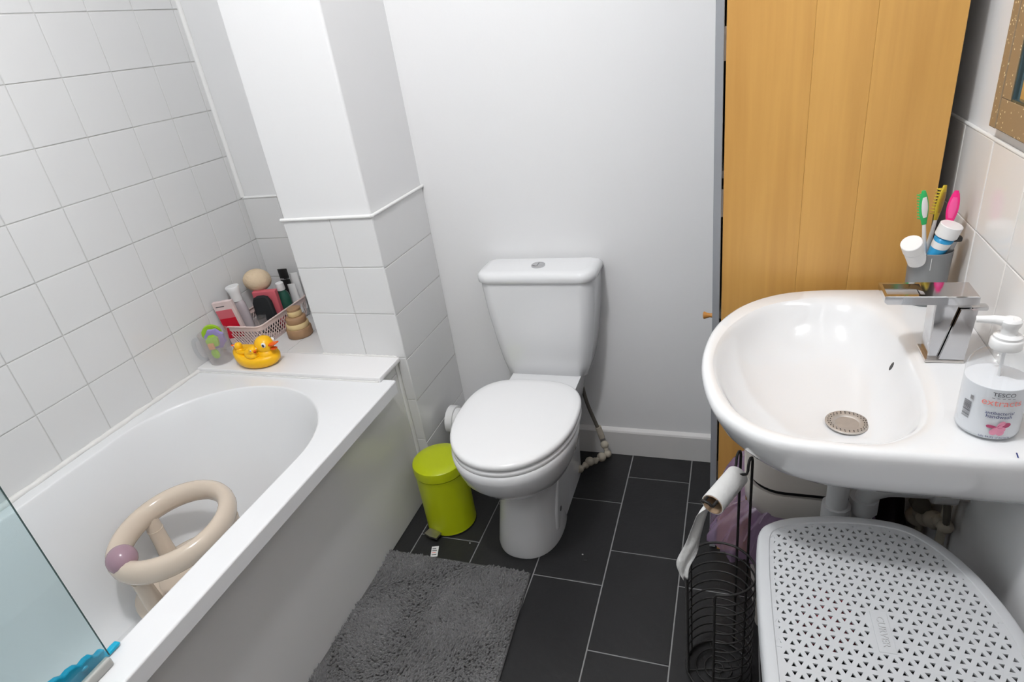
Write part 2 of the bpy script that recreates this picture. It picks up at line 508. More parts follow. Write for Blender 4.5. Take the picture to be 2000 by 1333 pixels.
# column tiles, front face (faces -y)
zc = [0.08, 0.2325, 0.387, 0.541, 0.6885, 0.8375, 0.9848]
obj('grout', box(PXL, PX - 0.003, PY + 0.0018, PY + 0.006, 0.0, 0.9848), grout_w, wall_column, 0)
obj('grout', box(PX - 0.006, PX - 0.0018, PY + 0.003, YB, 0.0, 0.9848), grout_w, wall_column, 0)
lay(wall_column, (0, PY + 0.006, 0), (1, 0, 0), (0, 0, 1), [PXL, -1.083, PX], zc[3:])
lay(wall_column, (0, PY + 0.006, 0), (1, 0, 0), (0, 0, 1), [-0.977, PX], [0.0] + zc[:4])
# right face (faces +x)
lay(wall_column, (PX - 0.006, 0, 0), (0, 1, 0), (0, 0, 1), [PY, YB - 0.001], [0.0, 0.068, 0.219, 0.381, 0.5335, 0.6835, 0.8325, 0.9848])
trim2 = struct('trim_2', tube([(PXL - 0.004, PY - 0.001, 0.988), (PX - 0.002, PY - 0.001, 0.988), (PX + 0.001, PY + 0.002, 0.988), (PX + 0.001, YB, 0.988)], 0.0052, 8), trim_w, 60, 'white trim bead around the top of the column tiles')
trim3 = struct('trim_3', bbox(-0.989, -0.978, PY - 0.012, PY + 0.004, 0.0, 0.527, 0.003), trim_w, 60, 'white upright batten between bath panel and column')

# right wall tiles (face -x): U = -y, V = +z  (U x V = -x)
zr = [0.036, 0.191, 0.346, 0.501, 0.656, 0.811, 0.966, 1.121]
yr = sorted([-(1.240 - 0.155 * k) for k in range(-3, 6)])
yr = [-(YB - 0.001)] + [y for y in yr if y > -(YB - 0.03)]
obj('grout', box(XR - 0.0042, XR + 0.001, 0.45, YB, 0.72, 1.121), grout_w, wall_right, 0)
lay(wall_right, (XR + 0.0, 0, 0), (0, -1, 0), (0, 0, 1), yr, zr[5:], tile_cream)
trim5 = struct('trim_5', tube([(XR - 0.003, 0.45, 1.1215), (XR - 0.003, YB, 1.1215)], 0.0035, 8), trim_w, 60, 'white sealant bead on top of the basin wall tiles')

# floor tiles: U=+x, V=+y
FW, FL, FX0 = 0.2, 0.3312, -0.322
phase = {0: 1.6304, -1: 1.5005, -2: 1.4299, -3: 1.5868, 1: 1.5387, 2: 1.63, 3: 1.5, -4: 1.45}
def floor_tiles():
    g = 0.0036
    for k in range(-4, 4):
        xa, xb = FX0 + FW * k, FX0 + FW * (k + 1)
        xa, xb = max(xa, -1.03), min(xb, XR)
        if xb - xa < 0.02: continue
        y = phase[k]
        while y < YB: y += FL
        while y > YF:
            y1, y0 = min(y, YB), max(y - FL, YF)
            if y1 - y0 > 0.02:
                tile_obj(xb - xa - g, y1 - y0 - g, slate, floor, (xa + g / 2, y0 + g / 2, -0.006), (1, 0, 0), (0, 1, 0), t=0.006, b=0.0008)
            y -= FL
floor_tiles()

# ------------------------------------------------------------------ ceiling lamps (the room's light)
LAMP_NAMES = ['round opal ceiling light over the middle of the room']
for i, (lx, ly, lw, lr) in enumerate(LAMPS):
    t = thing('ceiling_light', LAMP_NAMES[i], 'lamp', (lx, ly, CEIL))
    obj('base_plate', lathe([(lr + 0.012, 0.0), (lr + 0.012, -0.010), (lr + 0.004, -0.014)], 40), white_pl, t)
    obj('diffuser', lathe([(lr, -0.014), (lr * 0.96, -0.022), (lr * 0.75, -0.034), (lr * 0.4, -0.040), (0.004, -0.042)], 40), lens_m, t, 60)
    ld = bpy.data.lights.new('bulb', 'POINT'); ld.shadow_soft_size = lr * 0.8
    ld.energy = lw; ld.color = (0.985, 0.99, 1.0)
    lo = bpy.data.objects.new('bulb', ld); link(lo, t); lo.location = (0, 0, -0.045 - lr * 0.8)

# ================================================================== bath
BX0, BX1, BY0, BY1 = XL + 0.001, -0.924, -0.40, 1.333
def make_bath():
    t = thing('bath', 'white acrylic bath with a plain white side panel', 'bath', (-1.3, 0.45, 0))
    L = Vector((-1.3, 0.45, 0))
    def rr(x0, x1, y0, y1, z, rf, rn, n=16):
        return [tuple(Vector(p) - L) for p in rrect(x0, x1, y0, y1, z, (rf, rf, rn, rn), n)]
    ix0, ix1, iy0, iy1, R = -1.612, -1.002, -0.33, 1.258, 0.304
    rings = [rr(BX0 + 0.004, BX1 - 0.012, BY0, BY1 - 0.012, 0.4905, 0.004, 0.004),
             rr(BX0, BX1, BY0, BY1, 0.4905, 0.006, 0.006),
             rr(BX0, BX1, BY0, BY1, 0.4925, 0.008, 0.008),
             rr(BX0, BX1, BY0, BY1, 0.5235, 0.008, 0.008),
             rr(BX0, BX1, BY0, BY1, 0.5250, 0.008, 0.008),
             rr(BX0, BX1 - 0.0012, BY0, BY1 - 0.0012, 0.5275, 0.008, 0.008),
             rr(BX0, BX1 - 0.0035, BY0, BY1 - 0.0035, BZ, 0.008, 0.008),
             rr(BX0, BX1 - 0.006, BY0, BY1 - 0.006, BZ, 0.008, 0.008)]
    # rim top to opening, then down the tub: (inset sides, inset far, inset near, z)
    for s, fa, ne, z in ((-0.003, -0.003, -0.003, BZ), (0.0, 0.0, 0.0, BZ - 0.0008), (0.0018, 0.002, 0.002, BZ - 0.003), (0.0035, 0.005, 0.004, BZ - 0.008),
                         (0.018, 0.03, 0.02, BZ - 0.06), (0.032, 0.072, 0.035, 0.38), (0.048, 0.125, 0.055, 0.27),
                         (0.062, 0.175, 0.075, 0.19), (0.078, 0.205, 0.095, 0.155), (0.102, 0.24, 0.12, 0.136), (0.135, 0.28, 0.16, 0.130)):
        r = max(0.05, R - s * 1.0 - 0.02 * (s > 0.03))
        rings.append(rr(ix0 + s, ix1 - s, iy0 + ne, iy1 - fa, z, r, 0.16))
    obj('shell', loft(rings, False, True), acrylic, t, 50)
    obj('panel', [(Vector(p) - L) for p in bbox(-1.000, -0.981, BY0, 1.427, 0.001, 0.4905, 0.003)[0]] and
        ([tuple(Vector(p) - L) for p in bbox(-1.000, -0.981, BY0, 1.427, 0.001, 0.4905, 0.003)[0]], bbox(-1.000, -0.981, BY0, 1.427, 0.001, 0.4905, 0.003)[1]), panel_w, t, 40)
    # end cheek filling between bath rim and the column, under the ledge
    g = bbox(-1.000, -0.983, 1.322, 1.4275, 0.4905, 0.527, 0.002)
    obj('end_cheek', ([tuple(Vector(p) - L) for p in g[0]], g[1]), panel_w, t, 40)
    return t
make_bath()
# sealant between bath and wall tiles
def wobble_tube(p0, p1, r, n, seed, amp):
    q = random.Random(seed)
    P0, P1 = Vector(p0), Vector(p1)
    pts = [P0.lerp(P1, i / n) + Vector((q.uniform(-amp, amp), 0, q.uniform(-amp, amp))) for i in range(n + 1)]
    return tube(pts, [r * q.uniform(0.8, 1.2) for _ in pts], 8)
struct('trim_6', wobble_tube((XL + 0.003, BY0, BZ + 0.003), (XL + 0.003, 1.313, BZ + 0.003), 0.0085, 70, 2, 0.0008), silic, 80, 'uneven white sealant bead between bath and wall tiles')

# ledge at the foot of the bath
def make_ledge():
    t = thing('ledge', 'white boxed ledge at the foot end of the bath', 'ledge', (-1.3, 1.38, BZ))
    L = Vector((-1.3, 1.38, BZ))
    def loc(g): return [tuple(Vector(p) - L) for p in g[0]], g[1]
    obj('board', loc(bbox(XL + 0.001, -0.9655, 1.3135, PY - 0.0005, BZ + 0.0003, SZ, 0.002)), board_w, t)
    obj('tile_bed', loc(box(XL + 0.001, PXL - 0.001, PY, YB - 0.006, BZ - 0.02, SZ - 0.0035)), grout_w, t, 0)
    for xa, xb in ((XL + 0.001, -1.545), (-1.545, -1.395), (-1.395, PXL - 0.001)):
        for ya, yb in ((PY, 1.59), (1.59, YB - 0.006)):
            tile_obj(xb - xa - 0.002, yb - ya - 0.002, tile_white, t, Vector((xa + 0.001, ya + 0.001, SZ - 0.0055)) - L, (1, 0, 0), (0, 1, 0), t=0.0055)
    obj('caulk', loc(wobble_tube((XL + 0.01, 1.3125, BZ + 0.001), (-0.972, 1.3125, BZ + 0.001), 0.0022, 60, 8, 0.0007)), silic, t, 80)
    # crumbly grout bead along the column foot
    obj('grout_bead', loc(wobble_tube((PXL, PY - 0.001, SZ + 0.001), (-0.975, PY - 0.001, SZ + 0.001), 0.0035, 50, 5, 0.001)), silic, t, 80)
make_ledge()

# bath screen
def make_screen():
    t = thing('bath_screen', 'clear tinted glass shower screen standing on the bath rim', 'shower screen', (-0.977, 0.0, BZ))
    g = bbox(-0.002, 0.002, -0.38, 0.402, 0.018, 1.40, 0.0005, 1)
    obj('glass_pane', g, glass_m, t, 30)
    obj('glass_edge', box(-0.0019, 0.0019, 0.4018, 0.4026, 0.018, 1.40), glass_edge_m, t, 0)
    obj('bottom_seal', bbox(-0.006, 0.007, -0.38, 0.400, 0.0, 0.0185, 0.004, 3), seal_m, t, 50)
make_screen()

# blue scalloped rubber toy mat behind the screen
def make_blue():
    t = thing('bath_toy', 'turquoise scalloped rubber bath toy propped behind the glass screen', 'bath toy', (-0.998, 0.30, BZ))
    top = [(0.120, 0.0)]
    pts = [(0.133, 0.0045), (0.131, 0.009), (0.120, 0.0095), (0.109, 0.008), (0.104, 0.012), (0.108, 0.020), (0.103, 0.0235), (0.094, 0.0225),
           (0.090, 0.0265), (0.088, 0.032), (0.078, 0.0345), (0.068, 0.0325), (0.063, 0.039), (0.052, 0.0425), (0.042, 0.041), (0.036, 0.047), (0.024, 0.050), (0.012, 0.048),
           (0.004, 0.054), (-0.010, 0.057), (-0.022, 0.054), (-0.032, 0.058), (-0.046, 0.058), (-0.056, 0.052), (-0.07, 0.053), (-0.082, 0.046), (-0.09, 0.038),
           (-0.105, 0.034), (-0.115, 0.024), (-0.13, 0.018), (-0.14, 0.002), (0.0, 0.002), (0.128, 0.002)]
    o = obj('toy_body', prism(pts, 'x', -0.006, 0.006), blue_rub, t, 30)
    bv = o.modifiers.new('bevel', 'BEVEL'); bv.width = 0.002; bv.segments = 2
    for (y, z) in ((0.07, 0.022), (0.03, 0.03), (-0.02, 0.035)):
        obj('bubble', sphere((0.006, y, z), 0.003, 0.006, 0.004, 10, 6), blue_rub, t)
make_blue()

# baby bath seat
def make_bath_seat():
    cx, cy, z0 = -1.372, 0.842, 0.1305
    t = thing('baby_bath_seat', 'beige plastic baby bath seat with ring and mauve ball, standing in the bath', 'bath seat', (cx, cy, z0))
    # base dish
    rot = math.radians(57)           # front of the seat (ball) points down-left in the photo
    fx, fy = -0.242, -0.970          # front direction
    def pt(a, r, z): return (r * math.cos(a), r * math.sin(a), z)
    prof = [(0.0, 0.064), (0.10, 0.066), (0.130, 0.068), (0.142, 0.064), (0.155, 0.050), (0.163, 0.042), (0.160, 0.032), (0.135, 0.010), (0.10, 0.003), (0.0, 0.003)]
    obj('base', lathe(prof[1:], 48, True, True, a=1.0, b=1.0), cream_pl, t, 60)
    obj('seat_pad', lathe([(0.110, 0.066), (0.106, 0.071), (0.09, 0.073), (0.02, 0.074)], 40, True, True, cx=0.008, cy=0.012), cream_pl, t, 60)
    # ring: dips at the front, rises at the back
    af = math.atan2(fy, fx)
    path = []
    for k in range(48):
        a = 2 * PI * k / 48
        d = math.cos(a - af)
        r = 0.134 + 0.012 * max(0, d) ** 3
        path.append((r * math.cos(a), r * math.sin(a), 0.215 - 0.012 * d))
    rad = [0.0240 + 0.003 * max(0, math.cos(2 * PI * k / 48 - af)) ** 2 for k in range(48)]
    obj('ring', tube(path, rad, 14, True, flat=(1.30, 0.95)), cream_pl, t, 180)
    # ball on the front of the ring
    bp = Vector((0.138 * math.cos(af), 0.138 * math.sin(af), 0.231))
    obj('ball', sphere(bp, 0.0355, n=24, m=16), mauve, t, 180)
    obj('ball_socket', sphere((bp.x, bp.y, bp.z - 0.006), 0.0315, 0.0315, 0.027, 24, 12), mat('dark mauve', (0.06, 0.04, 0.06), 0.4), t, 180)
    # posts
    for da in (0.12, -1.52, 2.4):
        a = af + da
        p1 = Vector((0.134 * math.cos(a), 0.134 * math.sin(a), 0.205))
        p0 = Vector((0.128 * math.cos(a), 0.128 * math.sin(a), 0.055))
        obj('post', tube([p0, p0.lerp(p1, 0.4), p0.lerp(p1, 0.8), p1], [0.024, 0.021, 0.020, 0.021], 14), cream_pl, t, 60)
        obj('collar', tube([p0.lerp(p1, 0.70), p0.lerp(p1, 0.715)], 0.0216, 14), cream_pl, t, 60)
    for k in range(4):
        a = af + PI / 4 + k * PI / 2
        obj('suction_foot', lathe([(0.014, 0.0), (0.016, 0.003), (0.01, 0.010)], 16, cx=0.09 * math.cos(a), cy=0.09 * math.sin(a)), dkgrey, t)
make_bath_seat()

# ================================================================== toilet
def make_toilet():
    ax = -0.563
    t = thing('toilet', 'white close-coupled toilet with closed lid and tapered cistern', 'toilet', (ax, 1.36, 0))
    def E(cy, hx, af, ab, z, p=2.2, dx=0.0): return egg(dx - 0.012 * max(0, 1 - z / 0.3), cy - 1.36, hx, af, ab, z, p, 48)
    # pan: foot, waist, bowl, rim
    pan = [E(1.358, 0.100, 0.140, 0.135, 0.0, 2.3), E(1.358, 0.101, 0.141, 0.135, 0.012, 2.3), E(1.36, 0.095, 0.130, 0.14, 0.07, 2.3), E(1.365, 0.089, 0.118, 0.16, 0.14, 2.3),
           E(1.368, 0.087, 0.112, 0.18, 0.205, 2.3), E(1.36, 0.093, 0.117, 0.2, 0.235, 2.25), E(1.35, 0.118, 0.158, 0.2, 0.262, 2.2), E(1.335, 0.144, 0.195, 0.21, 0.297, 2.2),
           E(1.325, 0.161, 0.218, 0.21, 0.338, 2.2), E(1.32, 0.169, 0.227, 0.20, 0.380, 2.2), E(1.32, 0.171, 0.229, 0.20, 0.402, 2.2), E(1.32, 0.166, 0.224, 0.195, 0.408, 2.2)]
    obj('pan', loft(pan), ceramic, t, 60)
    # rear body carrying the cistern, with the recessed side face and screw hole
    body = [rrect(-0.085, 0.080, 0.02, 0.30, 0.0, 0.03), rrect(-0.085, 0.078, 0.0, 0.31, 0.05, 0.03), rrect(-0.088, 0.078, 0.03, 0.33, 0.16, 0.03),
            rrect(-0.095, 0.088, 0.06, 0.36, 0.24, 0.04), rrect(-0.110, 0.105, 0.08, 0.390, 0.34, 0.04), rrect(-0.115, 0.112, 0.08, 0.390, 0.388, 0.03)]
    obj('trapway', loft(body), ceramic, t, 50)
    flange = [(-0.062, 0.045), (-0.045, 0.11), (-0.015, 0.175), (0.02, 0.225), (0.10, 0.235), (0.13, 0.17), (0.10, 0.05), (0.05, 0.006), (-0.02, 0.010)]
    fo = obj('side_web', prism(flange, 'x', 0.03, 0.086), ceramic, t, 60)
    bv = fo.modifiers.new('bevel', 'BEVEL'); bv.width = 0.012; bv.segments = 3
    obj('screw_hole', tube([(0.0840, -0.008, 0.088), (0.0868, -0.008, 0.088)], 0.0085, 12), black_pl, t)
    # seat ring and lid
    def S(dz, k, sh):
        pts = []
        for j in range(64):
            u = 2 * PI * j / 64; c, s_ = math.cos(u), math.sin(u)
            p_ = 2.1 if s_ < 0 else 2.9
            pts.append((0.172 * k * math.copysign(abs(c) ** (2 / p_), c), (1.325 - 1.36) + (0.230 if s_ < 0 else 0.185) * k * math.copysign(abs(s_) ** (2 / p_), s_), dz))
        return pts
    obj('seat', loft([S(0.406, 0.985, 0), S(0.409, 1.0, 0), S(0.420, 1.0, 0), S(0.4235, 0.98, 0)]), seat_w, t, 60)
    obj('lid', loft([S(0.4245, 0.985, 0), S(0.428, 1.004, 0), S(0.437, 1.006, 0), S(0.4425, 0.995, 0), S(0.4455, 0.965, 0), S(0.4475, 0.85, 0), S(0.4485, 0.5, 0)]), seat_w, t, 60)
    for sx in (-0.075, 0.075):
        obj('hinge', tube([(sx - 0.02, 0.148, 0.418), (sx + 0.02, 0.148, 0.418)], 0.012, 12), seat_w, t)
    # cistern: flat at the back, tapering and curving in to a narrow foot
    cis = []
    for z, hw, yf, r in ((0.382, 0.129, 1.634, 0.03), (0.386, 0.134, 1.629, 0.032), (0.43, 0.147, 1.624, 0.04), (0.50, 0.160, 1.620, 0.045), (0.60, 0.173, 1.618, 0.045), (0.68, 0.179, 1.618, 0.045), (0.709, 0.180, 1.618, 0.045)):
        cis.append(rrect(-hw, hw, yf - 1.36, 0.396, z, (0.008, 0.008, r, r), 8))
    cis = [[(p[0] - 0.004, p[1], p[2]) for p in q] for q in cis]
    obj('cistern', loft(cis), ceramic, t, 60)
    lidr = []
    for z, hw, yf, r in ((0.710, 0.182, 1.616, 0.045), (0.714, 0.187, 1.611, 0.047), (0.727, 0.187, 1.611, 0.047), (0.737, 0.184, 1.614, 0.045), (0.742, 0.176, 1.622, 0.04), (0.744, 0.160, 1.637, 0.03)):
        lidr.append([(p[0] - 0.004, p[1], p[2]) for p in rrect(-hw, hw, yf - 1.36, 0.396 - max(0, z - 0.727) * 0.8, z, (0.01, 0.01, r, r), 8)])
    obj('cistern_lid', loft(lidr), ceramic, t, 60)
    bt = obj('flush_button', lathe([(0.0215, 0.743), (0.0215, 0.7480), (0.019, 0.7500), (0.0175, 0.7485)], 28, cx=0.000, cy=0.318), chrome, t)
    obj('button_half', join(prism([(-0.016, 0.318 - 0.009), (-0.001, 0.318 - 0.016), (-0.001, 0.318 + 0.016), (-0.016, 0.318 + 0.009)], 'z', 0.7475, 0.7505)), chrome, t)
make_toilet()

# waste pipe connector between pan and column
wp = thing('soil_pipe_connector', 'white soil pipe connector behind the toilet beside the column', 'pipe', (-0.86, 1.585, 0.0))
obj('sleeve', tube([(-0.045, 0, 0.215), (0.10, 0, 0.215), (0.23, -0.0, 0.215)], 0.042, 24), white_pl, wp)
obj('flange', tube([(-0.060, 0, 0.215), (-0.035, 0, 0.215)], 0.050, 24), white_pl, wp)
obj('elbow', tube(catmull([(-0.030, 0.0, 0.205), (-0.028, 0.03, 0.18), (-0.024, 0.08, 0.13), (-0.02, 0.175, 0.09)], 5), 0.030, 20), white_pl, wp, 80)

# water supply: dark hose down the wall, chunky cream fittings along the floor
def make_supply():
    t = thing('water_supply_pipe', 'dark hose with grimy cream fittings running beside the toilet', 'pipe', (-0.43, 1.69, 0))
    L = Vector((-0.43, 1.69, 0))
    p = catmull([Vector(q) - L for q in ((-0.478, 1.708, 0.385), (-0.474, 1.712, 0.32), (-0.463, 1.712, 0.24), (-0.440, 1.715, 0.155), (-0.422, 1.715, 0.10))], 6)
    obj('hose', tube(p, 0.0065, 10), hose_m, t, 80)
    obj('sleeve', tube([Vector(q) - L for q in ((-0.432, 1.716, 0.135), (-0.421, 1.716, 0.09))], 0.0105, 12), old_pipe, t)
    pts = [(-0.413, 1.712, 0.063, .0145), (-0.402, 1.700, 0.034, .0135), (-0.420, 1.682, 0.032, .0165), (-0.440, 1.665, 0.026, .012), (-0.455, 1.652, 0.032, .0165), (-0.468, 1.643, 0.022, .0125), (-0.482, 1.615, 0.026, .0140), (-0.496, 1.592, 0.022, .012), (-0.508, 1.572, 0.024, .0165)]
    obj('floor_pipe', tube([Vector(q[:3]) - L for q in pts], 0.008, 10), old_pipe, t, 80)
    for q in pts:
        obj('fitting', sphere(Vector(q[:3]) - L, q[3], q[3] * 0.95, q[3], 14, 9), old_pipe, t, 180)
    obj('union_nut', tube([Vector((-0.512, 1.563, 0.026)) - L, Vector((-0.522, 1.548, 0.026)) - L], 0.017, 6), old_pipe, t, 30)
make_supply()

# ================================================================== pedal bin
def make_bin():
    t = thing('pedal_bin', 'lime green metal pedal bin beside the toilet', 'bin', (-0.848, 1.335, 0))
    obj('bin_body', lathe([(0.0785, 0.0), (0.080, 0.003), (0.080, 0.008), (0.0795, 0.010), (0.0795, 0.206), (0.081, 0.207), (0.081, 0.211)], 48), lime, t)
    obj('seam', lathe([(0.0790, 0.211), (0.0790, 0.2135)], 48), lime_dark, t)
    obj('lid', lathe([(0.082, 0.2135), (0.0825, 0.215), (0.0825, 0.239), (0.081, 0.245), (0.076, 0.2485), (0.05, 0.251), (0.01, 0.252)], 48), lime, t)
    a = math.radians(-105)
    d = Vector((math.cos(a), math.sin(a), 0)); s = Vector((-d.y, d.x, 0))
    p = [d * 0.075 + Vector((0, 0, 0.014)), d * 0.10 + Vector((0, 0, 0.013))]
    pl = [d * 0.080 - s * 0.023, d * 0.106 - s * 0.025, d * 0.110 + s * 0.0, d * 0.106 + s * 0.025, d * 0.080 + s * 0.023]
    obj('pedal', loft([[(q.x, q.y, 0.015) for q in pl], [(q.x, q.y, 0.022) for q in pl]]), steel, t, 30)
    obj('pedal_arm', tube(p, 0.004, 8), black_pl, t)
    obj('base_ring', lathe([(0.0805, 0.0), (0.0815, 0.002), (0.0805, 0.005)], 40), black_pl, t)
make_bin()

# ================================================================== bath mat
def make_rug():
    t = thing('bath_mat', 'grey fluffy bath mat lying against the bath panel', 'bath mat', (-0.75, 0.85, 0.0))
    q = random.Random(11)
    x0, x1, y0, y1 = -0.978, -0.530, 0.42, 1.162
    c = Vector((-0.75, 0.85, 0))
    def warp(x, y):                                    # the mat lies a little askew
        return x + 0.0 + (y1 - y) * 0.055 * ((x - x0) / (x1 - x0)), y
    n = 40
    out = []
    for k in range(n): out.append((x0 + (x1 - x0) * k / n, y0))
    for k in range(n): out.append((x1, y0 + (y1 - y0) * k / n))
    for k in range(n): out.append((x1 - (x1 - x0) * k / n, y1))
    for k in range(n): out.append((x0, y1 - (y1 - y0) * k / n))
    out = [Vector((*warp(*p), 0)) - c for p in out]
    obj('backing', loft([[(p.x, p.y, 0.0005) for p in out], [(p.x, p.y, 0.004) for p in out]]), rug_base, t, 30)
    obj('hem', tube([(p.x, p.y, 0.005) for p in out], 0.0045, 6, True), rug_base, t, 80)
    N = 23000
    r = np.random.RandomState(3)
    X = r.uniform(x0 + 0.002, x1 - 0.002, N); Y = r.uniform(y0 + 0.003, y1 - 0.001, N)
    # combed direction varies in broad swathes
    ang = 2.2 * np.sin(X * 17 + 1.5 * np.sin(Y * 9)) + 1.7 * np.sin(Y * 13 + X * 8) + r.normal(0, 0.6, N)
    lean = 0.004 + 0.005 * r.rand(N)
    hgt = 0.007 + 0.007 * r.rand(N) + 0.004 * np.sin(X * 37 + np.sin(Y * 14) * 2) + 0.003 * np.sin(Y * 61 + 3 * np.sin(X * 29))
    hgt = np.clip(hgt + 0.004, 0.0085, 0.022)
    Xw = X + (y1 - Y) * 0.055 * ((X - x0) / (x1 - x0)) - c.x; Yw = Y - c.y
    rad = 0.0028 + 0.0012 * r.rand(N)
    V = np.empty((N, 9, 3)); 
    tx, ty = np.cos(ang) * lean, np.sin(ang) * lean
    for j in range(4):
        a = PI / 2 * j + 0.4
        V[:, j] = np.stack([Xw + rad * math.cos(a), Yw + rad * math.sin(a), np.full(N, 0.005)], 1)
        V[:, 4 + j] = np.stack([Xw + tx * 0.6 + rad * 1.05 * math.cos(a), Yw + ty * 0.6 + rad * 1.05 * math.sin(a), hgt * 0.75], 1)
    V[:, 8] = np.stack([Xw + tx, Yw + ty, hgt], 1)
    base = (np.arange(N) * 9)[:, None]
    quads, tris = [], []
    for j in range(4):
        k = (j + 1) % 4
        quads.append(base + np.array([[j, k, 4 + k, 4 + j]]))
        tris.append(base + np.array([[4 + j, 4 + k, 8]]))
    Q = np.concatenate(quads); T = np.concatenate(tris)
    me = bpy.data.meshes.new('pile')
    nq, ntri = len(Q), len(T)
    me.vertices.add(N * 9); me.vertices.foreach_set('co', V.reshape(-1).astype(np.float32))
    loops = np.concatenate([Q.reshape(-1), T.reshape(-1)]).astype(np.int32)
    me.loops.add(len(loops)); me.loops.foreach_set('vertex_index', loops)
    starts = np.concatenate([np.arange(nq) * 4, nq * 4 + np.arange(ntri) * 3]).astype(np.int32)
    me.polygons.add(nq + ntri); me.polygons.foreach_set('loop_start', starts)
    me.polygons.foreach_set('use_smooth', np.ones(nq + ntri, dtype=bool))
    me.update(calc_edges=True); me.validate()
    o = obj('pile', me, rug_m, t)
    o['kind'] = 'stuff'
    lab = thing('care_label', 'small white printed label on the floor beside the grey bath mat', 'label', (-0.846, 1.192, 0.0), math.radians(18))
    obj('tag', bbox(-0.011, 0.011, -0.021, 0.021, 0.0005, 0.0016, 0.0004, 1), white_dot, lab)
    for k in range(4):
        obj('print_line', box(-0.008, 0.007 - 0.003 * (k % 2), -0.014 + k * 0.008, -0.0115 + k * 0.008, 0.00155, 0.0018), [grey_print, pink_print][k == 1], lab, 0)
make_rug()

# ================================================================== tall cabinet
CY, CX0, CX1, CH = 1.36, -0.0285, 0.3585, 1.98
def make_cabinet():
    t = thing('tall_cabinet', 'tall orange pine cabinet standing behind the basin', 'cabinet', (0.16, 1.55, 0))
    L = Vector((0.16, 1.55, 0))
    def loc(g): return [tuple(Vector(p) - L) for p in g[0]], g[1]
    obj('carcass', loc(box(CX0 + 0.004, CX1 - 0.001, CY + 0.018, YB - 0.002, 0.0, CH - 0.02)), cab_in, t, 0)
    for k, (a, b) in enumerate(((CX0, 0.1235), (0.1235, 0.2228), (0.2228, CX1))):
        obj('plank', loc(bbox(a + 0.0001, b - 0.0001, CY, CY + 0.018, 0.0, CH - 0.02, 0.0005, 1)), wood_cab, t, 30)
    obj('top_panel', loc(bbox(CX0 - 0.02, CX1, CY - 0.002, YB - 0.002, CH - 0.02, CH, 0.002)), wood_cab, t)
    d = obj('door', loc(bbox(-0.0485, -0.0325, CY + 0.001, YB - 0.006, 0.004, CH - 0.022, 0.001, 1)), grey_edge, t, 30)
    obj('knob', loc(lathe([(0.006, 0), (0.005, 0.006), (0.0065, 0.013), (0.009, 0.018), (0.009, 0.021), (0.006, 0.0225)], 20)), wood_knob, d).matrix_local = (
        Matrix.Translation(Vector((-0.0485, 1.405, 0.716)) - L) @ Matrix.Rotation(-PI / 2, 4, 'Y') @ Matrix.Translation(L))
    for z in (0.25, 0.97, 1.28):
        obj('hinge', loc(box(-0.0325, CX0 + 0.0005, CY + 0.006, CY + 0.035, z, z + 0.06)), steel, t, 0)
    for z in (0.45, 0.72, 1.05, 1.40):
        obj('shelf_edge', loc(box(-0.0325, CX0 + 0.002, CY + 0.02, YB - 0.01, z, z + 0.016)), white_pl, t, 0)
make_cabinet()

# ================================================================== wall mirror
def make_mirror():
    t = thing('wall_mirror', 'wall mirror in a brown glitter frame above the basin', 'mirror', (XR, 1.0, 1.144))
    L = Vector((XR, 1.0, 1.144))
    def loc(g): return [tuple(Vector(p) - L) for p in g[0]], g[1]
    xa, xb = 0.384, 0.400
    y0, y1, z0, z1, wy, wz = 0.62, 1.246, 1.144, 1.80, 0.066, 0.047
    obj('backing', loc(box(0.394, 0.3995, y0 + 0.01, y1 - 0.012, z0 - 0.004, z1 - 0.01)), seal_m, t, 0)
    obj('frame_strip', loc(bbox(xa, 0.397, y1 - wy * 0.42, y1, z0, z1, 0.0015)), glitter_m, t)
    obj('frame_strip', loc(bbox(xa + 0.001, 0.397, y1 - wy, y1 - wy * 0.43, z0 + wz, z1, 0.0015)), glitter_m, t)
    obj('frame_strip', loc(bbox(xa + 0.001, 0.397, y0, y1 - wy * 0.43, z0, z0 + wz, 0.0015)), glitter_m, t)
    obj('frame_strip', loc(bbox(xa, 0.397, y0, y1 - wy * 0.43, z1 - wz, z1, 0.0015)), glitter_m, t)
    obj('frame_strip', loc(bbox(xa, 0.397, y0, y0 + wy, z0 + wz, z1 - wz, 0.0015)), glitter_m, t)
    obj('bevel_edge', loc(bbox(xa + 0.001, 0.395, y1 - wy - 0.006, y1 - wy - 0.0005, z0 + wz, z1 - wz, 0.001)), mirror_edge, t)
    obj('bevel_edge', loc(bbox(xa + 0.001, 0.395, y0 + wy, y1 - wy - 0.007, z0 + wz + 0.0003, z0 + wz + 0.004, 0.001)), mirror_edge, t)
    obj('glass', loc(box(xa + 0.006, 0.394, y0 + wy, y1 - wy - 0.006, z0 + wz + 0.004, z1 - wz)), mirror_m, t, 0)
make_mirror()

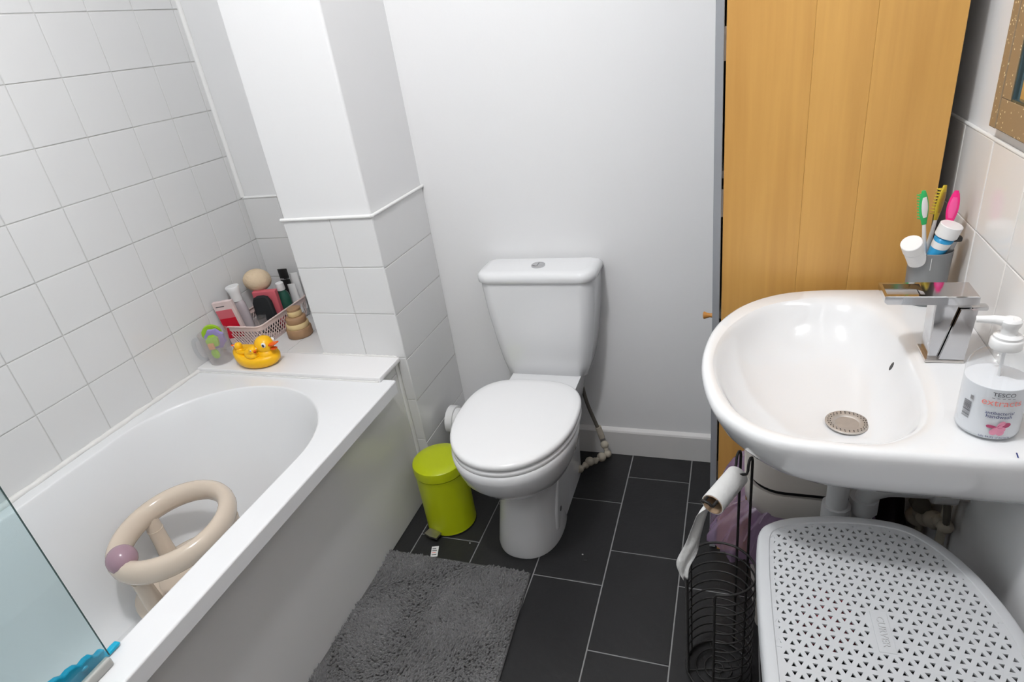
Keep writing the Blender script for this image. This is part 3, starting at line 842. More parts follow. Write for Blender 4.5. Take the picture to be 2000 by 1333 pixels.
# ================================================================== basin
BT = 0.82
def make_basin():
    t = thing('basin', 'white wall-hung ceramic basin with rounded bowl', 'basin', (0.40, 1.04, BT))
    L = Vector((0.40, 1.04, BT))
    o2 = catmull([(0.3935, 0.772, 0), (0.32, 0.7705, 0), (0.239, 0.769, 0), (0.161, 0.768, 0), (0.091, 0.772, 0), (0.047, 0.783, 0), (0.012, 0.808, 0), (-0.0255, 0.8575, 0), (-0.048, 0.945, 0), (-0.0525, 1.043, 0),
                  (-0.034, 1.15, 0), (0.0156, 1.245, 0), (0.087, 1.303, 0), (0.168, 1.324, 0), (0.25, 1.326, 0), (0.3935, 1.326, 0)], 8)
    cx, cy = 0.122, 1.032
    def rayhit(poly, th):
        d = Vector((math.cos(th), math.sin(th), 0)); best = None
        for i in range(len(poly)):
            a = poly[i] - Vector((cx, cy, 0)); b = poly[(i + 1) % len(poly)] - Vector((cx, cy, 0))
            e = b - a
            den = d.x * e.y - d.y * e.x
            if abs(den) < 1e-12: continue
            s = (a.x * e.y - a.y * e.x) / den
            u = (a.x * d.y - a.y * d.x) / den
            if s > 0 and -1e-6 <= u <= 1 + 1e-6: best = s if best is None else max(best, s)
        return best
    bowl = catmull([(-0.034, 1.02, 0), (-0.012, 1.13, 0), (0.05, 1.228, 0), (0.13, 1.270, 0), (0.205, 1.268, 0), (0.256, 1.222, 0), (0.277, 1.14, 0), (0.281, 1.05, 0), (0.277, 0.95, 0), (0.258, 0.86, 0), (0.208, 0.806, 0), (0.14, 0.790, 0), (0.07, 0.797, 0), (0.012, 0.838, 0), (-0.022, 0.918, 0)], 8, True)
    ths = [2 * PI * k / 112 for k in range(112)]
    for q in ((0.3935, 0.772), (0.3935, 1.326)):
        th = math.atan2(q[1] - cy, q[0] - cx) % (2 * PI)
        k = min(range(112), key=lambda i: abs(ths[i] - th)); ths[k] = th
    ro = [rayhit(o2, th) for th in ths]
    ri = [rayhit(bowl, th) for th in ths]
    dirs = [(math.cos(th), math.sin(th)) for th in ths]
    O = [(cx + r * d[0], cy + r * d[1]) for r, d in zip(ro, dirs)]
    def outer(s, z, inset=0.0):
        out = []
        for (x, y), d in zip(O, dirs):
            px, py = 0.385, 1.045
            X, Y = px + (x - px) * s, py + (y - py) * s
            if x > 0.385: X, Y = x, py + (y - py) * s
            out.append((X - L.x - inset * d[0] * (x < 0.39), Y - L.y - inset * d[1] * (x < 0.39), z - L.z))
        return out
    def inner(s, z, c=(0.19, 1.003), w=0.0):
        k = max(0, 1 - s)
        return [((cx + r * s * (1 + w * max(0, d[0]) ** 0.7) * d[0]) + (c[0] - cx) * k - L.x, (cy + r * s * (1 + w * max(0, d[0]) ** 0.7) * d[1]) + (c[1] - cy) * k - L.y, z - L.z) for r, d in zip(ri, dirs)]
    rings = [outer(0.30, 0.655), outer(0.50, 0.664), outer(0.68, 0.685), outer(0.82, 0.712), outer(0.905, 0.738), outer(0.955, 0.764), outer(0.985, 0.79), outer(1.0, 0.806), outer(1.0, 0.813, 0.001), outer(1.0, 0.818, 0.004), outer(1.0, BT, 0.009)]
    rings += [inner(1.0, BT - 0.0003, w=0.16), inner(0.995, BT - 0.0015, w=0.11), inner(0.983, BT - 0.0045, w=0.065), inner(0.965, BT - 0.0105, w=0.03), inner(0.94, 0.798, w=0.01), inner(0.90, 0.782), inner(0.835, 0.763), inner(0.74, 0.744), inner(0.62, 0.728), inner(0.48, 0.715), inner(0.32, 0.706), inner(0.18, 0.7015), inner(0.11, 0.700)]
    obj('ceramic', loft(rings), ceramic, t, 60)
    # strainer in the waste
    dx, dy, dz = 0.19 - L.x, 1.003 - L.y, 0.7005 - L.z
    s = obj('strainer', xf(lathe([(0.0345, 0.001), (0.035, 0.003), (0.033, 0.0042), (0.022, 0.0030), (0.018, 0.0005), (0.012, -0.004), (0.004, -0.005)], 40, True, True), (dx, dy, dz + 0.003)), strainer_m, t, 60)
    holes = []
    for r, n, z in ((0.0302, 28, 0.0039), (0.0265, 24, 0.0035), (0.0105, 9, -0.0045), (0.006, 6, -0.0049), (0.002, 2, -0.005), (0.0138, 11, -0.0028)):
        for k in range(n):
            a = 2 * PI * (k + 0.5 * (n % 4 == 2)) / n
            holes.append(xf(lathe([(0.0009, -0.0005), (0.0009, 0.0007)], 8), (dx + r * math.cos(a), dy + r * math.sin(a), dz + 0.003 + z)))
    h = obj('strainer_holes', join(*holes), black_pl, s, 0); h['kind'] = 'stuff'
    obj('overflow', xf(lathe([(0.0085, -0.003), (0.0085, 0.003)], 16), (0.2685 - L.x, 1.098 - L.y, 0.7665 - L.z), (0, math.radians(-70), 0), (1, 0.55, 1)), dkgrey, t)
    obj('maker_mark', text_mesh('I', 0.016), navy_print, t, loc=(0.3455 - L.x, 0.7845 - L.y, 0.0006), rot=(0, 0, math.radians(-8)))
make_basin()

# waste pipe and trap under the basin
def make_trap():
    t = thing('waste_trap', 'grey white plastic waste pipe and trap under the basin', 'pipe', (0.19, 1.003, 0.5))
    L = Vector((0.19, 1.003, 0.5))
    def p(*q): return [Vector(a) - L for a in q]
    obj('tailpiece', tube(p((0.19, 1.003, 0.66), (0.19, 1.003, 0.47)), 0.0185, 20), pipe_w, t)
    obj('nut', tube(p((0.19, 1.003, 0.52), (0.19, 1.003, 0.48)), 0.025, 12), pipe_w, t, 30)
    obj('bend', tube(catmull(p((0.19, 1.003, 0.47), (0.193, 1.004, 0.43), (0.212, 1.01, 0.412), (0.235, 1.018, 0.43), (0.238, 1.02, 0.50), (0.242, 1.02, 0.535), (0.262, 1.022, 0.552), (0.30, 1.03, 0.552), (0.399, 1.035, 0.552)), 6), 0.018, 16), pipe_w, t, 80)
    obj('elbow_nut', tube(p((0.238, 1.02, 0.50), (0.238, 1.02, 0.53)), 0.025, 12), pipe_w, t, 30)
    obj('wall_collar', tube(p((0.345, 1.033, 0.552), (0.38, 1.034, 0.552)), 0.026, 16), pipe_w, t, 30)
make_trap()
def make_valves():
    t = thing('supply_valves', 'grimy cream supply valves and pipes on the wall below the basin', 'valve', (0.37, 1.13, 0.3))
    L = Vector((0.37, 1.13, 0.3))
    def p(*q): return [Vector(a) - L for a in q]
    obj('riser', tube(p((0.382, 1.17, 0.02), (0.382, 1.17, 0.70)), 0.008, 10), old_pipe, t)
    obj('riser', tube(p((0.384, 1.06, 0.02), (0.384, 1.06, 0.70)), 0.008, 10), old_pipe, t)
    for q, r in (((0.374, 1.17, 0.365), 0.022), ((0.376, 1.15, 0.392), 0.018), ((0.378, 1.09, 0.43), 0.020), ((0.380, 1.06, 0.455), 0.016), ((0.372, 1.115, 0.41), 0.018), ((0.377, 1.03, 0.47), 0.014)):
        obj('valve_body', sphere(Vector(q) - L, r, r * 0.95, r * 0.9, 14, 9), old_pipe, t, 180)
    obj('valve_handle', tube(p((0.36, 1.11, 0.445), (0.36, 1.135, 0.435)), 0.017, 8), hose_m, t, 30)
    obj('flexible_tail', tube(catmull(p((0.378, 1.03, 0.47), (0.37, 1.02, 0.52), (0.36, 1.04, 0.60), (0.34, 1.05, 0.68)), 6), 0.006, 8), hose_m, t, 80)
make_valves()

# tap
def make_tap():
    t = thing('basin_tap', 'square chrome waterfall tap on the basin', 'tap', (0.320, 1.050, BT))
    obj('base_plate', bbox(-0.027, 0.027, -0.028, 0.028, 0.0002, 0.005, 0.001), steel, t)
    # main column, slightly tapered
    col = [rrect(-0.022, 0.024, -0.020, 0.024, 0.005, 0.002, 2), rrect(-0.024, 0.026, -0.016, 0.026, 0.101, 0.002, 2)]
    obj('column', loft(col), chrome, t, 30)
    # front plate leaning away from the column
    fp = loft([[(-0.008, -0.027, 0.006), (0.026, -0.027, 0.006), (0.026, -0.0225, 0.006), (-0.008, -0.0225, 0.006)],
               [(0.010, -0.024, 0.092), (0.032, -0.024, 0.092), (0.032, -0.019, 0.092), (0.010, -0.019, 0.092)]])
    obj('front_plate', fp, chrome, t, 30)
    # spout: flat bar with an open trough in its left end
    x0, x1, y0, y1, z0, z1 = -0.0955, 0.031, -0.025, 0.034, 0.101, 0.115
    tx0, tx1, ty0, ty1 = x0 + 0.004, x0 + 0.056, y0 + 0.009, y1 - 0.007
    def R(a, b, c, d, z): return [(a, c, z), (b, c, z), (b, d, z), (a, d, z)]
    sp = loft([R(x0 + 0.004, x1, y0, y1, z0), R(x0, x1, y0, y1, z0 + 0.004), R(x0, x1, y0, y1, z1 - 0.001), R(x0 + 0.001, x1 - 0.001, y0 + 0.001, y1 - 0.001, z1), R(tx0, tx1, ty0, ty1, z1), R(tx0 + 0.002, tx1 - 0.002, ty0 + 0.002, ty1 - 0.002, z0 + 0.004)])
    obj('spout', sp, chrome, t, 30)
    obj('trough_floor', box(tx0 + 0.003, tx1 - 0.003, ty0 + 0.003, ty1 - 0.003, z0 + 0.0042, z0 + 0.0052), steel, t, 0)
    obj('lever', bbox(0.024, 0.052, -0.006, 0.010, 0.082, 0.090, 0.003), chrome, t)
    obj('lever_stem', tube([(0.026, 0.002, 0.07), (0.034, 0.002, 0.085)], 0.006, 10), chrome, t)
make_tap()

# ================================================================== soap dispenser
def make_soap():
    t = thing('soap_dispenser', 'clear pump bottle of white antibacterial handwash on the basin', 'soap bottle', (0.3275, 0.846, BT + 0.0002))
    r = 0.0365
    prof = [(0.030, 0.0), (0.0345, 0.002), (r, 0.007), (r, 0.088), (0.0362, 0.094), (0.034, 0.103), (0.029, 0.112), (0.021, 0.119), (0.015, 0.1225), (0.0145, 0.127)]
    obj('bottle', lathe(prof, 48, True, False), clear_pl, t, 60)
    ins = [(0.028, 0.0015), (0.034, 0.004), (r - 0.0012, 0.008), (r - 0.0012, 0.080), (0.0345, 0.0805)]
    obj('soap', lathe(ins, 48), soap_liq, t, 60)
    obj('collar', lathe([(0.0165, 0.124), (0.0175, 0.1255), (0.0175, 0.136), (0.0165, 0.1375), (0.015, 0.138), (0.0155, 0.1415), (0.012, 0.144)], 32), white_pl, t)
    obj('stem', lathe([(0.009, 0.142), (0.0085, 0.152), (0.011, 0.156), (0.0115, 0.162), (0.009, 0.165)], 24), white_pl, t)
    a = math.radians(168)
    d = Vector((math.cos(a), math.sin(a), 0))
    obj('nozzle', tube([Vector((0, 0, 0.160)), d * 0.018 + Vector((0, 0, 0.1615)), d * 0.036 + Vector((0, 0, 0.160))], [0.0075, 0.0055, 0.0042], 12), white_pl, t, 60)
    obj('dip_tube', tube([(0, 0, 0.124), (0.004, 0.006, 0.02)], 0.0022, 8), white_pl, t)
    # printed label, curved on to the bottle
    def wrap(me, ang, zc, name, m):
        for v in me.vertices:
            th = ang + v.co.x / (r + 0.0004)
            v.co = Vector(((r + 0.0004) * math.cos(th), (r + 0.0004) * math.sin(th), zc + v.co.y))
        me.update()
        o = obj(name, me, m, t)
        return o
    A = math.radians(-92)
    wrap(text_mesh('TESCO', 0.0080), A, 0.0735, 'lettering', grey_print)
    for k in range(5):
        me = mesh_from('dash', box(-0.0125 + k * 0.0055, -0.0095 + k * 0.0055, -0.0003, 0.0003, 0, 0.0001), 0)
        wrap(me, A, 0.0682, 'dash', grey_print)
    wrap(text_mesh('extracts', 0.0138), A, 0.0612, 'lettering', pink_print)
    wrap(text_mesh('antibacterial', 0.0066), A, 0.0460, 'lettering', navy_print)
    wrap(text_mesh('handwash', 0.0074), A, 0.0405, 'lettering', navy_print)
    wrap(text_mesh('kills 99.9% of bacteria', 0.0040), A, 0.0085, 'lettering', navy_print)
    # flower print: five petals
    def petal(ang, ln, wd, px, pz):
        pts = []
        for k in range(14):
            u = 2 * PI * k / 14
            x = ln / 2 + ln / 2 * math.cos(u); y = wd / 2 * math.sin(u) * (0.5 + 0.5 * (1 + math.cos(u)) / 2 + 0.2)
            pts.append((px + x * math.cos(ang) - y * math.sin(ang), pz + x * math.sin(ang) + y * math.cos(ang), 0))
        return pts, [tuple(range(14))]
    for k, (ang, ln, wd, m) in enumerate(((20, 0.016, 0.008, petal_d), (50, 0.012, 0.007, petal_m), (175, 0.012, 0.005, petal_d), (250, 0.013, 0.009, petal_m), (300, 0.014, 0.010, petal_m), (335, 0.011, 0.008, petal_m))):
        me = mesh_from('petal', petal(math.radians(ang), ln, wd, 0.0, 0.0), 0)
        wrap(me, A, 0.0245, 'petal', m)
    # bar code on the left side
    B = math.radians(-152)
    q = random.Random(2); z = -0.0125
    while z < 0.0125:
        h = q.choice((0.0004, 0.0007, 0.0010))
        me = mesh_from('bar', box(-0.0055, 0.0055, z, z + h, 0, 0.0001), 0)
        wrap(me, B, 0.040, 'bar', grey_print)
        z += h + q.choice((0.0005, 0.0008, 0.0011))
    me = mesh_from('mark', box(-0.002, 0.002, -0.003, 0.003, 0, 0.0001), 0)
    wrap(me, B + 0.12, 0.060, 'mark', silver_t)
make_soap()

# ================================================================== tumbler with brushes
CUP = Vector((0.3405, 1.268, BT + 0.0002))
def make_tumbler():
    t = thing('tumbler', 'grey tapered plastic tumbler on the basin corner behind the tap', 'tumbler', CUP)
    obj('cup_wall', lathe([(0.0, 0.0), (0.0305, 0.0), (0.032, 0.002), (0.0352, 0.104), (0.0345, 0.105), (0.0335, 0.104), (0.0302, 0.004), (0.0, 0.004)][1:-1], 40, True, True), cup_grey, t, 60)
    obj('mould_line', box(-0.006, -0.0054, -0.0352, -0.034, 0.075, 0.098), white_pl, t, 0)
make_tumbler()
def brush(label, base, tip, head_m, neck_m, face, pad_m):
    """a toothbrush standing in the tumbler: handle from base to tip, oval head with bristles"""
    b, e = Vector(base), Vector(tip)
    t = thing('toothbrush', label, 'toothbrush', b, group='toothbrushes in the grey tumbler')
    d = (e - b); ln = d.length; d.normalize()
    f = Vector(face); f = (f - d * f.dot(d)).normalized(); s = d.cross(f)
    def P(a, u, w): return d * a + s * u + f * w
    path = [P(ln * k / 10, 0, 0) for k in range(0, 8)]
    obj('handle', tube(path, [0.005, 0.0055, 0.0055, 0.005, 0.0045, 0.004, 0.0035, 0.003], 10), neck_m, t, 80)
    rings = []
    for k in range(9):
        u = k / 8; a = ln * (0.70 + 0.30 * u); w = 0.0092 * math.sin(PI * min(1, max(0.10, u * 0.9 + 0.05))) ** 0.6
        rings.append([P(a, w * math.cos(q), 0.0028 * math.sin(q)) for q in [2 * PI * j / 12 for j in range(12)]])
    obj('head', loft(rings), head_m, t, 60)
    inn = []
    for k in range(7):
        u = k / 6; a = ln * (0.765 + 0.18 * u); w = 0.0060 * math.sin(PI * (0.12 + 0.76 * u)) ** 0.6
        inn.append([P(a, w * math.cos(q), -0.0024 + 0.0014 * math.sin(q)) for q in [2 * PI * j / 10 for j in range(10)]])
    obj('head_pad', loft(inn), pad_m, t, 60)
    br = []
    for k in range(9):
        for u in (-0.004, 0, 0.004):
            a = ln * (0.75 + 0.21 * k / 8)
            p0, p1 = P(a, u, 0.002), P(a, u * 1.2, 0.0105)
            br.append(tube([p0, p1], 0.0011, 5))
    o = obj('bristles', join(*br), head_m, t, 30); o['kind'] = 'stuff'
zc0 = BT + 0.006
brush('green and white toothbrush leaning left in the grey tumbler', (0.345, 1.275, zc0), (0.3115, 1.262, 1.036), tb_green, white_pl, (-0.40, 0.9, 0), white_pl)
brush('yellow toothbrush in the grey tumbler, between the green and pink ones', (0.330, 1.285, zc0), (0.351, 1.292, 1.036), tb_yellow, white_pl, (-0.62, 0.78, 0.1), tb_gold)
brush('bright pink toothbrush in the grey tumbler', (0.352, 1.262, zc0), (0.3635, 1.268, 1.032), tb_pink, white_pl, (0.3, 0.9, 0), tb_pink2)
def paste(name, label, cap, end, r, caplen, body_m, stripe=None):
    c, e = Vector(cap), Vector(end)
    t = thing(name, label, 'toothpaste', c)
    d = (e - c).normalized()
    up = Vector((0, 0, 1)); s = d.cross(up).normalized(); u2 = s.cross(d)
    def ring(a, ra, rb): return [d * a + s * (ra * math.cos(q)) + u2 * (rb * math.sin(q)) for q in [2 * PI * j / 24 for j in range(24)]]
    ln = (e - c).length
    obj('cap', loft([ring(0, r * 0.93, r * 0.93), ring(0.001, r, r), ring(caplen, r * 1.0, r * 1.0), ring(caplen + 0.001, r * 0.95, r * 0.95)]), white_pl, t, 50)
    obj('tube', loft([ring(caplen + 0.001, r * 0.6, r * 0.6), ring(caplen + 0.006, r * 1.0, r * 0.85), ring(ln * 0.7, r * 1.05, r * 0.5), ring(ln, r * 1.1, r * 0.1)]), body_m, t, 60)
    if stripe:
        obj('stripe', loft([ring(caplen + 0.010, r * 1.02, r * 0.84), ring(caplen + 0.022, r * 1.05, r * 0.77)], False, False), stripe, t, 60)
paste('toothpaste_tube', 'white toothpaste tube tipped over the left rim of the grey tumbler', (0.2965, 1.226, 0.952), (0.345, 1.288, 0.845), 0.0175, 0.020, white_pl)
paste('toothpaste_tube', 'blue and white toothpaste tube with a white cap in the grey tumbler', (0.3600, 1.247, 0.977), (0.3270, 1.268, 0.846), 0.0185, 0.022, blue_print, white_pl)
rz = thing('razor', 'grey plastic razor handle leaning at the right of the grey tumbler', 'razor', (0.352, 1.272, BT + 0.006))
obj('handle', tube([(0, 0, 0), (0.006, -0.006, 0.06), (0.016, -0.016, 0.118)], [0.005, 0.007, 0.0085], 12, flat=(1, 0.7)), silver_t, rz, 60)
obj('razor_head', bbox(0.004, 0.030, -0.022, -0.008, 0.116, 0.126, 0.003), dkgrey, rz)

# ================================================================== laundry basket
LZ = 0.575
def make_basket():
    t = thing('laundry_basket', 'grey plastic laundry basket with a perforated lid under the basin', 'laundry basket', (0.22, 0.68, 0))
    C = Vector((0.22, 0.68, 0))
    raw = [(0.0455, 0.80), (0.046, 0.70), (0.051, 0.58), (0.056, 0.50), (0.080, 0.455), (0.15, 0.436), (0.25, 0.432), (0.335, 0.450), (0.377, 0.51), (0.3865, 0.62), (0.3835, 0.72), (0.364, 0.795),
           (0.340, 0.8465), (0.310, 0.886), (0.2727, 0.9110), (0.21, 0.9165), (0.1483, 0.9085), (0.10, 0.895), (0.068, 0.877), (0.0505, 0.853)]
    out = [p - C for p in catmull([(x, y, 0) for x, y in raw], 5, True)]
    n = len(out)
    nrm = []
    for i in range(n):
        e = out[(i + 1) % n] - out[i - 1]
        nrm.append(Vector((-e.y, e.x, 0)).normalized())
    if (nrm[0].dot(out[0])) > 0: nrm = [-v for v in nrm]      # inward
    def off(d, z, s=1.0): return [((p.x + q.x * d) * s, (p.y + q.y * d) * s, z) for p, q in zip(out, nrm)]
    # body: thin shell with ribbed sides, tapering down
    prof = [(0.10, 0.0)] + [(0.010 + 0.035 * (1 - z / 0.55), z) for z in [0.004 + 0.0182 * k for k in range(31)]]
    outer = [off(0.055, 0.0)]
    for k, z in enumerate([0.004 + 0.0091 * k for k in range(61)]):
        outer.append(off(0.008 + 0.04 * (1 - z / 0.55) + (0.0015 if k % 2 else 0.0), z))
    inner = [off(0.015, 0.552), off(0.06, 0.01)]
    obj('body', loft(outer + inner, True, True), grey_pl, t, 30)
    lid = obj('lid', loft([off(0.004, LZ - 0.030), off(0.0, LZ - 0.028), off(0.0, LZ - 0.008), off(0.0018, LZ - 0.003), off(0.006, LZ), off(0.0185, LZ), off(0.0195, LZ - 0.0010), off(0.0205, LZ - 0.0035), off(0.012, LZ - 0.006), off(0.006, LZ - 0.030)] , False, False), grey_pl, t, 40)
    # triangular lattice with triangular holes
    inset = off(0.0185, 0.0)
    poly = [(p[0], p[1]) for p in inset]
    def inside(x, y):
        c = False
        for i in range(len(poly)):
            x1, y1 = poly[i]; x2, y2 = poly[i - 1]
            if (y1 > y) != (y2 > y) and x < (x2 - x1) * (y - y1) / (y2 - y1) + x1: c = not c
        return c
    a, h = 0.01785, 0.01675
    ox, oy = 0.1791 - C.x, 0.7412 - C.y
    V, F = [], []
    zt, zb = LZ - 0.0014, LZ - 0.0042
    def cell(T, hole):
        c = (sum(p[0] for p in T) / 3, sum(p[1] for p in T) / 3)
        i0 = len(V)
        k = 0.40
        for p in T: V.append((p[0], p[1], zt))
        if hole:
            I = [(c[0] + (p[0] - c[0]) * k, c[1] + (p[1] - c[1]) * k) for p in T]
            for p in I: V.append((p[0], p[1], zt))
            for p in I: V.append((p[0], p[1], zb))
            for j in range(3):
                m = (j + 1) % 3
                F.append((i0 + j, i0 + m, i0 + 3 + m, i0 + 3 + j))
                F.append((i0 + 3 + j, i0 + 3 + m, i0 + 6 + m, i0 + 6 + j))
        else:
            F.append((i0, i0 + 1, i0 + 2))
    for r in range(-24, 24):
        for q in range(-26, 26):
            x = ox + a * q + (a / 2) * (r % 2); y = oy + h * r
            up = [(x - a / 2, y - h / 3), (x + a / 2, y - h / 3), (x, y + 2 * h / 3)]
            dn = [(x, y + 2 * h / 3), (x + a / 2, y - h / 3), (x + a, y + 2 * h / 3)]
            for T in (up, dn):
                c = (sum(p[0] for p in T) / 3, sum(p[1] for p in T) / 3)
                ins = [inside(*p) for p in T]
                if not any(ins): continue
                logo = abs(c[0] - (0.208 - C.x)) < 0.0125 and abs(c[1] - (0.685 - C.y)) < 0.034
                ok = inside(c[0] + 0.004, c[1]) and inside(c[0] - 0.004, c[1]) and inside(c[0], c[1] + 0.004) and inside(c[0], c[1] - 0.004)
                if not all(ins) and not inside(c[0], c[1]):
                    continue
                cell(T, ok and not logo)
    # solid skirt under the frame's inner edge so the lattice meets it
    lat = obj('lattice', (V, F), grey_pl, lid, 0); lat['kind'] = 'stuff'
    obj('lattice_border', loft([off(0.014, zt - 0.0004), off(0.026, zt - 0.0004)], False, False), grey_pl, lid, 0)
    obj('name_plate', xf(bbox(-0.011, 0.011, -0.0335, 0.0335, -0.001, 0.0008, 0.0007, 2), (0.208 - C.x, 0.685 - C.y, zt), (0, 0, math.radians(2))), grey_pl, lid, 40)
    obj('lettering', text_mesh('CURVER', 0.0135, 0.0004), mat('grey relief', (0.46, 0.46, 0.47), 0.5), lid, loc=(0.208 - C.x, 0.685 - C.y, zt + 0.0012), rot=(0, 0, math.radians(-88)))
    # laundry glimpsed through the holes
    def cloth(label, c, rx, ry, rzz, m, seed):
        q = random.Random(seed)
        g = sphere((0, 0, 0), rx, ry, rzz, 28, 16)
        ph = [q.uniform(0, 6) for _ in range(6)]
        V2 = []
        for p in g[0]:
            k = 1 + 0.10 * math.sin(p[0] * 70 + ph[0]) * math.cos(p[1] * 60 + ph[1]) + 0.06 * math.sin(p[2] * 90 + ph[2])
            V2.append((p[0] * k, p[1] * k, p[2] * k))
        o = obj('laundry_item', (V2, g[1]), m, None, 180, loc=c)
        return tag(o, label, 'laundry', 'clothes in the laundry basket')
    cloth('pinkish red garment glimpsed through holes of the grey lid', (0.145, 0.725, 0.528), 0.045, 0.06, 0.030, mat('red cotton', (0.42, 0.05, 0.07), 0.9), 1)
    cloth('dark lump added in the laundry basket to blacken the lid holes', (0.22, 0.67, 0.40), 0.12, 0.17, 0.075, mat('dark hole filler', (0.008, 0.008, 0.010), 0.95), 3)  # added lump: its near-black colour stands in for shade behind the holes
    cloth('pale garment glimpsed through the lid at the near end', (0.21, 0.575, 0.53), 0.05, 0.035, 0.028, mat('pale cotton', (0.35, 0.34, 0.32), 0.9), 2)
make_basket()

# ================================================================== toilet roll holder
def make_roll_holder():
    cx, cy, R = -0.0125, 0.985, 0.0708
    t = thing('toilet_roll_holder', 'black wire toilet roll stand with a spare roll basket', 'toilet roll holder', (cx, cy, 0))
    ZT = 0.33
    a0, a1 = math.radians(-97), math.radians(204)
    def arc(z, r=R, s=a0, e=a1, n=40): return [(r * math.cos(s + (e - s) * k / n), r * math.sin(s + (e - s) * k / n), z) for k in range(n + 1)]
    # top ring runs into the front and left uprights
    fr, le = arc(ZT)[0], arc(ZT)[-1]
    top = [(fr[0], fr[1], 0.012), (fr[0], fr[1], 0.16), (fr[0], fr[1], ZT - 0.012), (fr[0] + 0.003, fr[1], ZT - 0.003)] + arc(ZT)[1:-1] + [(le[0], le[1], ZT - 0.012), (le[0], le[1], 0.16), (le[0], le[1], 0.012)]
    obj('top_ring', tube(top, 0.0026, 8), wire_m, t, 80)
    for k in range(10):
        z = ZT - 0.029 * (k + 1)
        obj('hoop', tube(arc(z), 0.0020, 6), wire_m, t, 80)
    obj('base_ring', tube([(R * math.cos(2 * PI * k / 40), R * math.sin(2 * PI * k / 40), 0.006) for k in range(40)], 0.003, 8, True), wire_m, t, 80)
    for r in (0.05, 0.03, 0.012):
        obj('base_circle', tube([(r * math.cos(2 * PI * k / 32), r * math.sin(2 * PI * k / 32), 0.006) for k in range(32)], 0.0018, 6, True), wire_m, t, 80)
    for a in (0.3, 0.3 + PI / 2):
        obj('base_bar', tube([(-R * math.cos(a), -R * math.sin(a), 0.004), (R * math.cos(a), R * math.sin(a), 0.004)], 0.0018, 6), wire_m, t)
    for a in (150, 10, -45):
        a = math.radians(a)
        obj('upright', tube([(R * math.cos(a), R * math.sin(a), 0.006), (R * math.cos(a), R * math.sin(a), ZT)], 0.0018, 6), wire_m, t)
    # two tall posts that hook over and run forward as one roll arm
    P1, P2 = Vector((0.0202 - cx, 1.0547 - cy, 0)), Vector((0.042 - cx, 1.038 - cy, 0))
    d = Vector((-0.44, -0.898, 0))
    zt, za = 0.590, 0.553
    b, e = Vector((0.0150 - cx, 1.031 - cy, za)), Vector((-0.0368 - cx, 0.9215 - cy, za))
    side = Vector((0.898, -0.44, 0))
    def post(P, s):
        hk = [P + Vector((0, 0, 0.006)), P + Vector((0, 0, 0.3)), P + Vector((0, 0, zt - 0.012)), P + d * 0.003 + Vector((0, 0, zt - 0.003)), P + d * 0.009 + Vector((0, 0, zt)), P + d * 0.015 + Vector((0, 0, zt - 0.004)), P + d * 0.018 + Vector((0, 0, zt - 0.014)), P + d * 0.019 + Vector((0, 0, za + 0.012)), P + d * 0.024 + Vector((0, 0, za + 0.007))]
        return hk
    arm1 = post(P1, -1) + [b - side * 0.010 + d * 0.015 + Vector((0, 0, 0.006)), e - side * 0.010 + Vector((0, 0, 0.004)), e - side * 0.010 + d * 0.005 + Vector((0, 0, 0.010)), e - side * 0.006 + d * 0.008 + Vector((0, 0, 0.017)), e + side * 0.006 + d * 0.008 + Vector((0, 0, 0.017)), e + side * 0.010 + d * 0.005 + Vector((0, 0, 0.010)), e + side * 0.010 + Vector((0, 0, 0.004)), b + side * 0.010 + d * 0.015 + Vector((0, 0, 0.006))] + post(P2, 1)[::-1]
    obj('post_and_arm', tube(arm1, 0.0028, 8), wire_m, t, 80)
    # the roll on the arm
    b2, e2 = b + Vector((cx, cy, 0)), e + Vector((cx, cy, 0))
    dn = (e2 - b2).normalized()
    mid = b2 + dn * 0.052 - Vector((0, 0, 0.010))
    ro = thing('toilet_roll', 'nearly finished white toilet roll on the black wire stand, torn end hanging', 'toilet roll', mid)
    def cyl(r0, r1, s, e_): 
        return [[dn * q + side * (r * math.cos(2 * PI * j / 28)) + Vector((0, 0, r * math.sin(2 * PI * j / 28))) for j in range(28)] for r, q in ((r0, s), (r0, e_), (r1, e_), (r1, s), (r0, s))]
    obj('cardboard_core', loft(cyl(0.0200, 0.0188, -0.0515, 0.0515), False, False), card_m, ro, 50)
    obj('paper', loft(cyl(0.0218, 0.0202, -0.0505, 0.0505), False, False), paper_m, ro, 50)
    # torn tail hanging from the left side of the roll
    Lf = [(-0.0480, 0.938, 0.524), (-0.0590, 0.938, 0.513), (-0.0665, 0.940, 0.480), (-0.0785, 0.940, 0.428), (-0.0965, 0.940, 0.377), (-0.0925, 0.940, 0.348), (-0.0845, 0.938, 0.3307)]
    Rt = [(-0.0200, 0.990, 0.524), (-0.0330, 0.982, 0.513), (-0.0425, 0.970, 0.478), (-0.0500, 0.957, 0.436), (-0.0570, 0.948, 0.400), (-0.0730, 0.942, 0.3666), (-0.0755, 0.939, 0.337)]
    pl_, pr_ = catmull(Lf, 4), catmull(Rt, 4)
    rows = []
    for i, (A_, B_) in enumerate(zip(pl_, pr_)):
        rows.append([A_.lerp(B_, j / 6) - mid + Vector((0.0015, -0.003, 0)) * math.sin(j * 1.1 + i * 0.35) for j in range(7)])
    V = [v for r_ in rows for v in r_]; F = []
    for i in range(len(rows) - 1):
        for j in range(6): F.append((i * 7 + j, i * 7 + j + 1, (i + 1) * 7 + j + 1, (i + 1) * 7 + j))
    o = obj('paper_tail', (V, F), paper_m, ro, 80)
    so = o.modifiers.new('solid', 'SOLIDIFY'); so.thickness = 0.0006
make_roll_holder()

